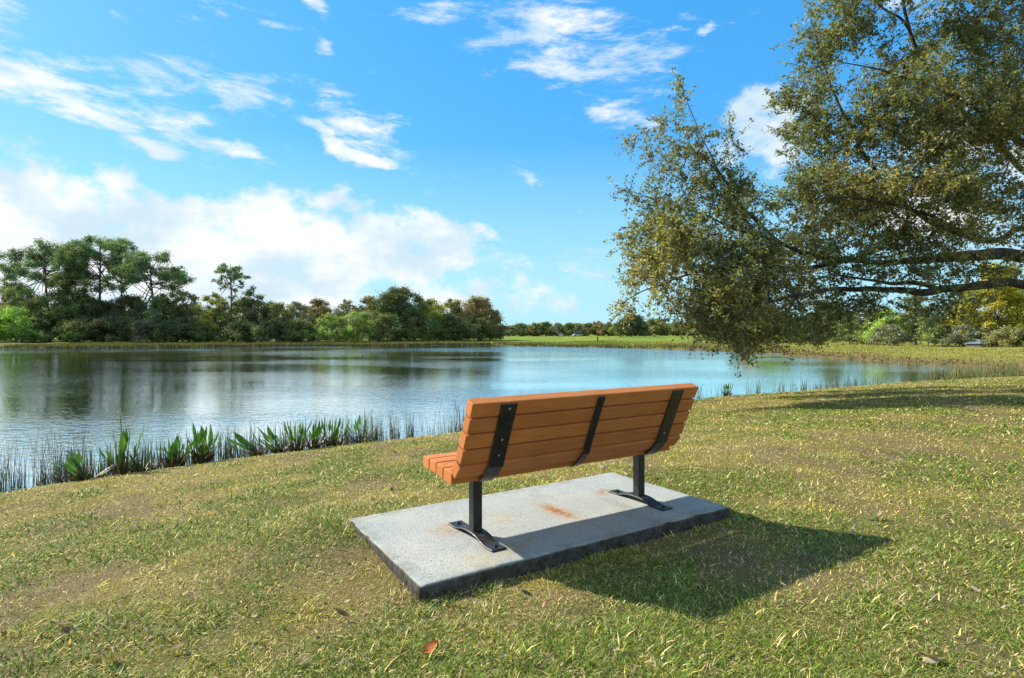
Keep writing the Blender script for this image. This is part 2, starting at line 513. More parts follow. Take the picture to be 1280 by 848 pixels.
c = stain(c, (RX, RY), RA, (.33, .13), (.34, .19, .08), 1.1, 30)
c = stain(c, (RX, RY), RA, (.25, .065), (.25, .095, .024), 1.35, 34)
c = stain(c, (-.78, .20), R(20), (.22, .16), (.30, .18, .08), .7)
c = stain(c, (-.62, -.28), R(10), (.34, .12), (.30, .20, .10), .75)
c = stain(c, (.62, .30), R(30), (.16, .10), (.26, .14, .07), .85)
c = stain(c, (-.35, .2), R(60), (.2, .12), (.33, .25, .13), .5)
c = stain(c, (-.85, -.35), R(10), (.35, .2), (.32, .28, .15), .5, 9)
so = nt.node('ShaderNodeSeparateXYZ'); nt.link(v, so.inputs[0])
ex_ = nt.math('SUBTRACT', 1.198, nt.math('ABSOLUTE', nt.math('SUBTRACT', so.outputs[0], -.065)))
ey_ = nt.math('SUBTRACT', .609, nt.math('ABSOLUTE', nt.math('SUBTRACT', so.outputs[1], .1454)))
edge_ = nt.rng(nt.math('MINIMUM', ex_, ey_), .0, .11, 1, 0)
c = nt.mix(nt.math('MULTIPLY', edge_, nt.rng(nt.noise(v, 7, 8, .7), .42, .66, 0, .75)), c, (.12, .11, .085))
c = nt.mix(nt.rng(nt.noise(nt.mapping(v, scale=(1, .6, 1)), 3.2, 7, .65), .55, .70, 0, .38), c, (.165, .16, .135))
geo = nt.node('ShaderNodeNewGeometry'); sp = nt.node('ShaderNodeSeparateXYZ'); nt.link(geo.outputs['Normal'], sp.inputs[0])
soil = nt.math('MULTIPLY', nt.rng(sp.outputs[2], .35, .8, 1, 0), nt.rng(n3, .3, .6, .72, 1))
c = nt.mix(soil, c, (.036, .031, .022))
p = nt.node('ShaderNodeBsdfPrincipled'); p.inputs['Roughness'].default_value = .92; p.inputs['Specular IOR Level'].default_value = .2
nt.link(c, p.inputs['Base Color'])
b = nt.node('ShaderNodeBump'); b.inputs['Strength'].default_value = .6; b.inputs['Distance'].default_value = .004
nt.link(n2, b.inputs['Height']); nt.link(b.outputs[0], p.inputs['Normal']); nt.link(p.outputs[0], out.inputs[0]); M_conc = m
# top grid with a worn, rounded lip, then the sides
nx, ny = 121, 61
prof = [(0.0, SLAB_TOP), (.006, SLAB_TOP - .003), (.012, SLAB_TOP - .012), (.013, SLAB_TOP - .05), (.010, -.12)]
V, Fc = [], []
gx = np.linspace(SL[0] + .012, SL[1] - .012, nx); gy = np.linspace(SL[2] + .012, SL[3] - .012, ny)
for j in range(ny):
    for i in range(nx):
        w = mnoise.noise(Vector((gx[i] * 3, gy[j] * 3, 2))) * .0025
        V.append([gx[i], gy[j], SLAB_TOP + w])
for j in range(ny - 1):
    for i in range(nx - 1):
        a = j * nx + i; Fc.append((a, a + 1, a + nx + 1, a + nx))
ring = [(i, 0) for i in range(nx)] + [(nx - 1, j) for j in range(1, ny)] + [(i, ny - 1) for i in range(nx - 2, -1, -1)] + [(0, j) for j in range(ny - 2, 0, -1)]
prev = [j * nx + i for i, j in ring]
for lv, (o_, z_) in enumerate(prof[1:]):
    cur = []
    for i, j in ring:
        ox = (-1 if i == 0 else 1 if i == nx - 1 else 0); oy = (-1 if j == 0 else 1 if j == ny - 1 else 0)
        ch = mnoise.noise(Vector((gx[i] * 9, gy[j] * 9, lv * .6))) * .0025 + mnoise.noise(Vector((gx[i] * 40, gy[j] * 40, lv * .9))) * .003 + max(0, mnoise.noise(Vector((gx[i] * 7, gy[j] * 7, 5))) - .35) * -.03
        cur.append(len(V)); V.append([gx[i] + ox * (o_ + ch), gy[j] + oy * (o_ + ch), z_ + (ch * .6 if lv < 2 else 0)])
    for k in range(len(ring)):
        k2 = (k + 1) % len(ring); Fc.append((prev[k2], prev[k], cur[k], cur[k2]))
    prev = cur
slab = mesh_obj('concrete_slab', V, Fc, M_conc, smooth=True)
slab.location = (BX, BY, 0); slab.rotation_euler = (0, 0, BYAW)
tag(slab, 'weathered grey concrete slab with rust stains under the bench', 'concrete slab')

# ------------------------------------------------------------------ bench
m, nt, out = new_mat('cedar_plastic_lumber')
tc_ = nt.node('ShaderNodeTexCoord'); v = tc_.outputs['Object']
oi = nt.node('ShaderNodeObjectInfo')
n1 = nt.noise(nt.mapping(v, scale=(.12, 1, 1)), 60, 6, .65); n2 = nt.noise(v, 5, 5, .6)
c = nt.mix(nt.rng(n1, .35, .65), (.45, .152, .040), (.52, .195, .058))
c = nt.mix(nt.rng(n2, .45, .7, 0, .5), c, (.36, .114, .026))
hsv = nt.node('ShaderNodeHueSaturation'); nt.link(c, hsv.inputs['Color']); nt.link(nt.rng(oi.outputs['Random'], 0, 1, .9, 1.08), hsv.inputs['Value'])
sc_ = nt.noise(nt.mapping(v, rot=(0, R(55), 0), scale=(1, 1, .04)), 40, 3, .5)
c = nt.mix(nt.rng(sc_, .735, .76, 0, .45), hsv.outputs[0], (.62, .40, .26))
p = nt.node('ShaderNodeBsdfPrincipled'); p.inputs['Roughness'].default_value = .6; p.inputs['Specular IOR Level'].default_value = .18
nt.link(c, p.inputs['Base Color'])
b = nt.node('ShaderNodeBump'); b.inputs['Strength'].default_value = .35; b.inputs['Distance'].default_value = .002
nt.link(n1, b.inputs['Height']); nt.link(b.outputs[0], p.inputs['Normal']); nt.link(p.outputs[0], out.inputs[0]); M_lumber = m

m, nt, out = new_mat('black_painted_steel')
tc_ = nt.node('ShaderNodeTexCoord'); v = tc_.outputs['Object']
n1 = nt.noise(v, 25, 6, .65); n2 = nt.noise(v, 9, 6, .7)
c = nt.mix(nt.rng(n1, .4, .65), (.008, .0075, .007), (.022, .020, .018))
c = nt.mix(nt.rng(n2, .60, .70, 0, .75), c, (.095, .040, .020))
p = nt.node('ShaderNodeBsdfPrincipled'); nt.link(c, p.inputs['Base Color'])
nt.link(nt.rng(n1, .3, .7, .35, .6), p.inputs['Roughness'])
b = nt.node('ShaderNodeBump'); b.inputs['Strength'].default_value = .3; b.inputs['Distance'].default_value = .002
nt.link(n1, b.inputs['Height']); nt.link(b.outputs[0], p.inputs['Normal']); nt.link(p.outputs[0], out.inputs[0]); M_steel = m
m, nt, out = new_mat('zinc_bolt')
p = nt.node('ShaderNodeBsdfPrincipled'); p.inputs['Base Color'].default_value = (.45, .43, .40, 1); p.inputs['Metallic'].default_value = .8; p.inputs['Roughness'].default_value = .45
nt.link(p.outputs[0], out.inputs[0]); M_zinc = m

bench = thing('park_bench', 'brown slatted park bench on black steel posts facing the lake', 'bench', (BX, BY, SLAB_TOP), BYAW)
BL = .915


def prism_x(name, prof_yz, x0, x1, mat, parent, bevel=.0055, segs=2):
    bm = bmesh.new()
    a = [bm.verts.new((x0, y, z)) for y, z in prof_yz]; b_ = [bm.verts.new((x1, y, z)) for y, z in prof_yz]
    n = len(a)
    bm.faces.new(a); bm.faces.new(b_[::-1])
    for i in range(n): bm.faces.new((a[i], b_[i], b_[(i + 1) % n], a[(i + 1) % n]))
    bmesh.ops.recalc_face_normals(bm, faces=bm.faces)
    if bevel: bmesh.ops.bevel(bm, geom=bm.edges[:], offset=bevel, segments=segs, affect='EDGES', profile=.6)
    return bm_obj(name, bm, mat, parent, smooth=False)


def slat(name, cy, cz, ay, az_, w, h, x0=-BL, x1=BL):
    """board with section w (along unit vector a) by h (across it)"""
    a = np.array([ay, az_]); a = a / np.hypot(*a); b_ = np.array([-a[1], a[0]]); c0 = np.array([cy, cz])
    pr = [tuple(c0 + a * s * w / 2 + b_ * t * h / 2) for s, t in ((-1, -1), (1, -1), (1, 1), (-1, 1))]
    return prism_x(name, pr, x0, x1, M_lumber, bench)


tilt = R(23)
up_b = np.array([-math.sin(tilt), math.cos(tilt)]); fw_b = np.array([math.cos(tilt), math.sin(tilt)])
rear0 = np.array([-.2195, .508]); PIT = .1012; BH, BT = .0878, .066
for k in range(4):
    c0 = rear0 + up_b * (k * PIT + BH / 2) + fw_b * BT / 2
    jx = random.uniform(-.003, .003)
    slat('back_slat', c0[0], c0[1], up_b[0], up_b[1], BH, BT, -BL + jx, BL + jx)
t5 = R(42); up5 = np.array([-math.sin(t5), math.cos(t5)]); fw5 = np.array([math.cos(t5), math.sin(t5)])
rear5 = np.array([-.154, .417]); c0 = rear5 + up5 * .045 + fw5 * .036
c0 = c0 - up5 * .006
slat('back_slat', c0[0], c0[1], up5[0], up5[1], .100, .066)
seat_c = []
for (yc, zt, an, ww) in ((.252, .469, .5, .091), (.150, .467, 2.5, .091), (.050, .457, 6, .091), (-.056, .446, 5, .106)):
    a = np.array([math.cos(R(an)), math.sin(R(an))]); nrm_ = np.array([-a[1], a[0]])
    c0 = np.array([yc, zt]) - nrm_ * .037
    slat('seat_slat', c0[0], c0[1], a[0], a[1], ww, .072)


def ribbon_prism(path, th, x0, x1, name, parent, bevel=.003):
    """flat bar of thickness th following path (y,z), offset to the right-hand side of its direction"""
    P = np.array(path, float); T = np.gradient(P, axis=0); T /= np.linalg.norm(T, axis=1)[:, None]
    N = np.stack([T[:, 1], -T[:, 0]], 1)
    Q = P + N * th
    return prism_x(name, [tuple(x) for x in P] + [tuple(x) for x in Q[::-1]], x0, x1, M_steel, parent, bevel, 1)


top_r = rear0 + up_b * (3 * PIT + BH * .86) - fw_b * .001
bot_r = rear0 + up_b * .0 - fw_b * .001
strap_path = spline([tuple(rear5 + up5 * -.004 - fw5 * .001 + np.array([.05, -.042])), tuple(rear5 - fw5 * .003 + np.array([.012, -.014])), tuple(rear5 + up5 * .05 - fw5 * .004),
                     tuple(rear5 + up5 * .085 - fw5 * .004), tuple(rear0 + up_b * .03 - fw_b * .003), tuple(rear0 + up_b * .2 - fw_b * .002), tuple(top_r)], 22)
for xc, w, nm in ((-.682, .108, 'back_strap'), (.702, .108, 'back_strap'), (.003, .056, 'back_strap')):
    # direction runs upwards: right-hand side of it must be the rear (towards -y)
    st = ribbon_prism([tuple(x) for x in strap_path[::-1]], .009, xc - w / 2, xc + w / 2, nm, bench)
    for kk in ((.4, 1.45, 2.45, 3.45) if w > .1 else (.5, 3.5)):
        pz = rear0 + up_b * (kk * PIT) - fw_b * .011
        bm = bmesh.new()
        bmesh.ops.create_cone(bm, cap_ends=True, segments=12, radius1=.009, radius2=.006, depth=.007)
        rot = Matrix.Rotation(R(90) + 0, 4, 'X')
        d_ = Vector((0, -fw_b[0], -fw_b[1]))
        mt = Matrix.Translation((xc + (.0 if w < .1 else random.uniform(-.004, .012)), pz[0], pz[1])) @ d_.to_track_quat('Z', 'Y').to_matrix().to_4x4()
        bmesh.ops.transform(bm, matrix=mt, verts=bm.verts)
        bm_obj('bolt', bm, M_zinc if kk in (1.45, 3.45) and xc < 0 or kk == .4 else M_steel, st)
# seat bearers: flat bars under the slats, carried by the posts
for xc, w in ((-.682, .10), (.702, .10), (.003, .05)):
    seat_bar = [(.285, .392), (.15, .388), (.05, .376), (-.05, .366), (-.10, .371)]
    ribbon_prism([tuple(x) for x in spline(seat_bar[::-1], 14)], .010, xc - w / 2, xc + w / 2, 'seat_bearer', bench)
for xc in (-.697, .697):
    bm = bmesh.new()
    s_ = .0315
    vs_ = [bm.verts.new((xc + x, y - .0, z)) for z in (.030, .3665) for x, y in ((-s_, -s_), (s_, -s_), (s_, s_), (-s_, s_))]
    for f in ((0, 1, 2, 3), (7, 6, 5, 4), (0, 4, 5, 1), (1, 5, 6, 2), (2, 6, 7, 3), (3, 7, 4, 0)): bm.faces.new([vs_[i] for i in f])
    bmesh.ops.recalc_face_normals(bm, faces=bm.faces)
    bmesh.ops.bevel(bm, geom=[e for e in bm.edges if abs(e.verts[0].co.z - e.verts[1].co.z) > .1], offset=.006, segments=3, affect='EDGES', profile=.5)
    bm_obj('post', bm, M_steel, bench)
    plate = spline([(-.285, .0015), (-.185, .0015), (-.10, .022), (-.04, .0305), (.04, .0305), (.10, .022), (.185, .0015), (.285, .0015)], 30)
    # thickness lies above the path when walked towards -y
    pl = ribbon_prism([tuple(x) for x in plate[::-1]], .010, xc - .050, xc + .050, 'foot_plate', bench, .0025)
    for yy in (-.235, .235):
        bm = bmesh.new()
        bmesh.ops.create_cone(bm, cap_ends=True, segments=6, radius1=.013, radius2=.012, depth=.012, matrix=Matrix.Translation((xc + .004, yy, .017)))
        bm_obj('anchor_bolt', bm, M_steel, pl)

# ------------------------------------------------------------------ turf blades
def blades(n, rfun, az0, az1):
    u = RNG.random(n); r = rfun(u); a = R(az0) + RNG.random(n) * R(az1 - az0)
    return np.stack([np.sin(a) * r, np.cos(a) * r], 1), r


def power_r(r0, r1, k):
    # radial pdf ~ r^(1-k)
    e = 2 - k
    return lambda u: (r0 ** e + u * (r1 ** e - r0 ** e)) ** (1 / e)


NB = 1800000
P, r = blades(NB, power_r(1.3, 33, 1.60), -67, 67)
dn = seg_dist(P, near_shore, False); df = seg_dist(P, far_shore, False)
lx, ly = slab_local(P)
on_slab = (lx > SL[0] - .004) & (lx < SL[1] + .004) & (ly > SL[2] - .004) & (ly < SL[3] + .004)
g, s, t = lawn_mix(P)
thin = RNG.random(len(P)) < (1 - .45 * t)
keep = ~in_poly(P, lake) & ~on_slab & (dn > .03) & (df > dn) & thin
P, r, g, s, t, dn, lx, ly = (x[keep] for x in (P, r, g, s, t, dn, lx, ly))
n = len(P); z = height(P)
typ = RNG.random(n)
pg = .16 + .46 * g; ps = .19 + .32 * s
col = np.where((typ < pg)[:, None], GREEN, np.where((typ < pg + ps)[:, None], STRAW, np.where((typ < .90 - .42 * t)[:, None], OLIVE, THATCH)))
straw_ = (typ >= pg) & (typ < pg + ps)
col = col * (.50 + 1.10 * RNG.random(n))[:, None] * (1 + (RNG.random((n, 3)) - .5) * .22)
fresh = RNG.random(n) < .05 + .12 * (g > .75)
col = np.where((fresh & (typ < pg))[:, None], np.array((.12, .19, .024)) * (.8 + .4 * RNG.random(n))[:, None], col)
near_slab = (np.maximum(np.maximum(SL[0] - lx, lx - SL[1]), np.maximum(SL[2] - ly, ly - SL[3])) < .12)
tuft = vnoise(P[:, 0], P[:, 1], .16, 2)
hgt = (.013 + .022 * RNG.random(n) ** 1.5) * (.55 + 1.0 * tuft ** 1.2) * (1 + .35 * g) * np.where(fresh, 1.3, 1) * np.where(near_slab, np.where(vnoise(P[:, 0] + 3, P[:, 1], .13, 2) > .56, 1.9, .85), 1)
hgt *= np.where(fresh, 1.2, 1) * np.where(straw_, .88, 1)
hgt *= np.clip(1 + (r - 10) * .012, 1, 1.3)
wid = (.0010 + .0012 * RNG.random(n)) * np.clip(r / 3.4, 1, 5.0) * np.where(fresh, 1.7, 1)
lean = .72 + .90 * RNG.random(n)
lean = np.where((typ > pg) & (RNG.random(n) < .55), lean + .7, lean)
la = RNG.random(n) * 2 * np.pi
dx, dy = np.cos(la), np.sin(la)
fa = la + np.pi / 2 + (RNG.random(n) - .5) * 1.4
wx, wy = np.cos(fa) * wid, np.sin(fa) * wid
l1, l2 = lean * .72, np.minimum(lean * 1.02, 1.72)
c1 = np.stack([dx * np.sin(l1), dy * np.sin(l1), np.cos(l1)], 1) * (hgt * .5)[:, None]
c2 = c1 + np.stack([dx * np.sin(l2), dy * np.sin(l2), np.cos(l2)], 1) * (hgt * .6)[:, None]
base = np.column_stack([P, z - .004])
wv = np.column_stack([wx, wy, np.zeros(n)])
V = np.stack([base - wv, base + wv, base + c1 + wv * .85, base + c1 - wv * .85, base + c2], 1).reshape(-1, 3)
i0 = np.arange(n) * 5
quads = np.stack([i0, i0 + 1, i0 + 2, i0 + 3], 1); tris = np.stack([i0 + 3, i0 + 2, i0 + 4], 1)
tag(mesh_obj('grass', V, quads=quads, tris=tris, mat=M_blade, colors=np.repeat(col, 5, 0)), 'short mixed green and straw turf blades on the near bank', 'grass', kind='stuff')

# fallen leaves and clippings scattered in the turf
n = 1500
P, r = blades(n, power_r(2.0, 13, 1.25), -50, 50)
k = ~in_poly(P, lake) & (seg_dist(P, near_shore, False) > .4)
lx, ly = slab_local(P)
k &= ~((lx > SL[0] - .02) & (lx < SL[1] + .02) & (ly > SL[2] - .02) & (ly < SL[3] + .02))
P = P[k]; n = len(P); z = height(P)


def litter_leaf(x, y, z, L, wd, a, rx, ry, curl):
    m_ = Matrix.Translation((x, y, z)) @ Matrix.Rotation(a, 4, 'Z') @ Matrix.Rotation(rx, 4, 'X') @ Matrix.Rotation(ry, 4, 'Y')
    out_ = []
    for s_, ww in ((-.5, .05), (-.2, .85), (.12, 1.0), (.35, .6), (.5, .02)):
        for t_ in (-1, 0, 1):
            out_.append(m_ @ Vector((s_ * L, t_ * ww * wd / 2, (s_ * s_ * curl + abs(t_) * .25 * curl) * L)))
    fs = []
    for i in range(4):
        for j in range(2):
            a_ = i * 3 + j; fs.append((a_, a_ + 1, a_ + 4, a_ + 3))
    return out_, fs


V, Q, C = [], [], []
pal = [(.38, .32, .20), (.27, .18, .09), (.46, .41, .31), (.20, .13, .07), (.35, .27, .11)]
for i in range(n):
    big = random.random() < .07
    L = random.uniform(.05, .085) if big else random.uniform(.012, .035)
    v_, f_ = litter_leaf(P[i, 0], P[i, 1], z[i] + random.uniform(.014, .032), L, L * random.uniform(.3, .5), random.uniform(0, 6.3), random.uniform(-.5, .5), random.uniform(-.5, .5), random.uniform(-.3, .6))
    o_ = len(V); V += [tuple(x) for x in v_]; Q += [tuple(j + o_ for j in f) for f in f_]
    cc = np.array(random.choice(pal)) * random.uniform(.6, 1.1); C += [cc] * 15
tag(mesh_obj('leaf_litter', np.array(V), quads=np.array(Q), mat=M_blade, colors=np.array(C), smooth=True), 'dry tan and grey oak leaves scattered through the near turf', 'fallen leaves', kind='stuff')
px_, py_ = 537, 814
d_ = (CAMZ - .03) * 710.95 / (py_ - HY); x_ = (px_ - 640) / 710.95 * d_
v_, f_ = litter_leaf(0, 0, 0, .075, .045, .9, .3, -.35, .5)
o = mesh_obj('fallen_leaf', np.array([tuple(x) for x in v_]), quads=np.array(f_), mat=M_blade, colors=np.tile((.50, .15, .04), (15, 1)), smooth=True)
o.location = (x_, d_, gz(x_, d_) + .035)
tag(o, 'single bright rust-orange fallen leaf on the grass in front of the slab', 'fallen leaf')


# ------------------------------------------------------------------ foliage
def leaf_quads(C, N, size, aspect=1.0, rng=RNG):
    """diamond leaves centred on C with normals N -> verts (n*4,3), quads"""
    n = len(C)
    a = rng.normal(size=(n, 3)); a -= (a * N).sum(1)[:, None] * N; a /= np.linalg.norm(a, axis=1)[:, None] + 1e-9
    b_ = np.cross(N, a)
    s = size[:, None] if hasattr(size, '__len__') else size
    V = np.stack([C - a * s * .5, C + b_ * s * .5 * aspect, C + a * s * .5, C - b_ * s * .5 * aspect], 1).reshape(-1, 3)
    return V, np.arange(n * 4).reshape(n, 4)


def crown_mesh(lobes, leaf, cover, palette, rng, up=.35):
    """lobes: (centre, radii); leaves fill an outer shell of each, thinned by a clump noise so sky shows"""
    Cs, Ns, Ks = [], [], []
    for c, rr in lobes:
        rr = np.array(rr, float)
        area = 4 * np.pi * ((rr[0] * rr[1]) ** 1.6 / 3 + 2 * (rr[0] * rr[2]) ** 1.6 / 3) ** (1 / 1.6)
        n = int(area * cover / (leaf * leaf * .5)) + 8
        d = rng.normal(size=(n, 3)); d /= np.linalg.norm(d, axis=1)[:, None]
        q_ = rng.random(n) ** .45
        # lumpy radius so the outline is uneven
        lump = .80 + .38 * np.sin(d[:, 0] * 5 + c[0] * 3) * np.sin(d[:, 1] * 5 + c[1] * 2) + .22 * np.sin(d[:, 2] * 9 + d[:, 0] * 7 + c[2])
        Cs.append(c + d * rr * (q_ * lump)[:, None])
        nn = d * .7 + rng.normal(size=(n, 3)) * .75 + np.array([0, 0, up]); Ns.append(nn / np.linalg.norm(nn, axis=1)[:, None])
        base = np.array(palette[rng.integers(len(palette))]) * rng.uniform(.62, 1.42) * 2.65
        Ks.append(base * (.7 + .6 * rng.random(n))[:, None] * (1 + (rng.random((n, 3)) - .5) * .16))
    C = np.vstack(Cs); N = np.vstack(Ns); K = np.vstack(Ks)
    V, Q = leaf_quads(C, N, leaf * (.6 + .8 * rng.random(len(C))), .62, rng)
    return V, Q, np.repeat(K, 4, 0)


GROUPS = {}


def broadleaf(name, label, cat, x, y, h, w, palette, leaf=.26, open_=1.0, base=0.0, group=None, seed=0, trunk_r=None, nl=None, z=None):
    """a crown of many lobes on a forked trunk; h total height, w crown width, base = bare height"""
    rng = np.random.default_rng(seed + 100)
    z0 = gz(x, y) if z is None else z
    root = thing(name, label, cat, (x, y, z0), 0, group)
    nl = nl or int(18 + w * 3.6)
    lobes = []; tubes = []
    tr = trunk_r or max(.05, h * .018)
    fork = max(base, h * .22)
    bend = rng.normal(size=2) * .04 * h
    tubes.append((spline([(0, 0, -.15), (bend[0] * .5, bend[1] * .5, fork * .6), (bend[0], bend[1], fork), (bend[0] * 1.3, bend[1] * 1.3, h * .72)], 9), np.linspace(tr, tr * .35, 9), 6))
    for i in range(nl):
        t = (i + .5) / nl
        zz = base + (h - base) * (.12 + .80 * t)
        prof = math.sin(math.pi * min(1, (.18 + .82 * t) ** .9)) ** .6 if base > .15 * h else (1 - t ** 2.4) ** .55
        a = i * 2.4 + rng.uniform(-.5, .5); q_ = math.sqrt(rng.uniform(.1, 1))
        rad_ = w * .5 * prof * q_ * rng.uniform(.72, 1.05)
        lr = rng.uniform(.08, .19) * w * (1.1 - .35 * t)
        lr = min(lr, (h - base) * .32)
        c = np.array([math.cos(a) * rad_, math.sin(a) * rad_, min(zz * rng.uniform(.93, 1.06), h * rng.uniform(.93, 1.03) - lr * .62)])
        lobes.append((c, (lr * rng.uniform(.9, 1.3), lr * rng.uniform(.9, 1.3), lr * rng.uniform(.6, .85))))
        if i % 2 == 0:
            s0 = np.array([bend[0], bend[1], fork * rng.uniform(.8, 1.3)])
            tubes.append((spline([s0, s0 * .5 + c * .5 + np.array([0, 0, -.05 * h]), c], 5), np.linspace(tr * .45, tr * .12, 5), 5))
    V, Q, K = crown_mesh(lobes, leaf, .62 * open_, palette, rng)
    mesh_obj('crown', V, quads=Q, mat=M_wood_leaf, parent=root, colors=K)
    tubes_obj('trunk', tubes, M_pbark, root)
    return root


def pine(label, x, y, h, w, seed, lean=(0, 0), crown_from=.55, dens=1.0, leaf=.24, nb=17):
    rng = np.random.default_rng(seed)
    z0 = gz(x, y)
    root = thing('pine_tree', label, 'pine tree', (x, y, z0))
    pts = spline([(0, 0, -.2), (lean[0] * .3 + rng.normal() * .15, lean[1] * .3, h * .35), (lean[0] * .7, lean[1] * .7, h * .7), (lean[0], lean[1], h * .97)], 14)
    rad_ = np.linspace(.23, .05, 14) * (h / 15) ** .7
    tubes = [(pts, rad_, 8)]
    lobes = []
    ctr = pts[-1] + np.array([0, 0, -h * (1 - crown_from) * .80]); ch = h * (1 - crown_from) * .80
    for i in range(int(nb * 2.1)):
        # pads of needles over the dome of the crown, each on its own limb
        a = i * 2.39996 + rng.uniform(-.4, .4); v_ = (i + .5) / (nb * 2.1) * .93
        el_ = math.asin(min(1, .02 + .98 * v_)) - (rng.uniform(.2, .7) if rng.random() < .40 else 0)
        q_ = rng.uniform(.72, 1.0)
        c = ctr + np.array([math.cos(a) * math.cos(el_) * w * .5 * q_, math.sin(a) * math.cos(el_) * w * .5 * q_, math.copysign(abs(math.sin(el_)) ** .62, math.sin(el_)) * ch * (.88 + .12 * q_)]) + rng.normal(size=3) * .25
        rr = rng.uniform(.65, 1.2) * w / 10.0 * (1 + .25 * v_)
        lobes.append((c, (rr * 1.2, rr * 1.2, rr * .88)))
        for _ in range(2): lobes.append((c + np.clip(rng.normal(size=3), -1, .8) * rr * np.array([1, 1, .6]), (rr * .7, rr * .7, rr * .55)))
        t = min(.97, crown_from * .9 + (1 - crown_from) * rng.uniform(.0, .55) + .12 * v_)
        p0 = np.array([np.interp(t, np.linspace(0, 1, 14), pts[:, k]) for k in range(3)])
        tubes.append((spline([p0, p0 * .5 + c * .5 + np.array([0, 0, -.25]), c], 6), np.linspace(.085, .025, 6), 5))
    V, Q, K = crown_mesh(lobes, leaf, .62 * dens, [(.070, .100, .044), (.060, .088, .040), (.082, .108, .042)], rng, .6)
    mesh_obj('crown', V, quads=Q, mat=M_wood_leaf, parent=root, colors=K)
    tubes_obj('trunk', tubes, M_pbark, root)
    return root


def px_place(px, d): return (px - 640) / 710.95 * d, d


def h_at(px, top, d, extra=0.0):
    x, y = px_place(px, d); return CAMZ + (HY - top) / 710.95 * d - gz(x, y) + extra


DKG = [(.046, .060, .020), (.056, .070, .021), (.040, .052, .021), (.052, .056, .026)]
MID = [(.066, .090, .024), (.078, .100, .026), (.056, .076, .024), (.070, .074, .030)]
BRT = [(.095, .155, .030), (.110, .170, .034), (.080, .130, .028)]
OLV = [(.090, .090, .030), (.105, .100, .034), (.075, .080, .030)]
RST = [(.105, .082, .034), (.090, .078, .032), (.118, .088, .034)]
YEL = [(.150, .140, .030), (.130, .135, .032), (.110, .120, .030)]
GRY = [(.082, .086, .052), (.098, .100, .062), (.070, .076, .042)]
LIM = [(.125, .160, .042), (.110, .145, .040), (.095, .120, .038)]

# pines of the left wood
def P_(px, top, wpx, d, label, seed, lean=(0, 0), cf=.5, dens=1.0, nb=17):
    x, y = px_place(px, d); return pine(label, x, y, h_at(px, top + 3, d), wpx / 710.95 * d, seed, lean, cf, dens, nb=nb)


P_(62, 302, 92, 112, 'broad spreading pine left of the tallest pine in the left wood', 1, (-1.2, 0), .52, 1.0, 20)
P_(124, 292, 90, 110, 'tallest flat-topped pine of the left wood', 2, (.4, 0), .52, 1.0, 22)
P_(192, 312, 80, 108, 'open-crowned pine at the right end of the tall pines, branches drooping right', 3, (-.6, 0), .40, .85, 20)
P_(291, 324, 42, 104, 'slim lone pine standing above the low trees midway along the left wood', 4, (-.4, 0), .60, .85, 13)
P_(6, 338, 46, 116, 'short pine at the left edge of the picture behind the bright bushes', 5, (0, 0), .5, .9, 13)
P_(152, 316, 46, 118, 'slender pine half hidden between the tallest pine and the open-crowned pine', 6, (0, 0), .45, .9, 14)

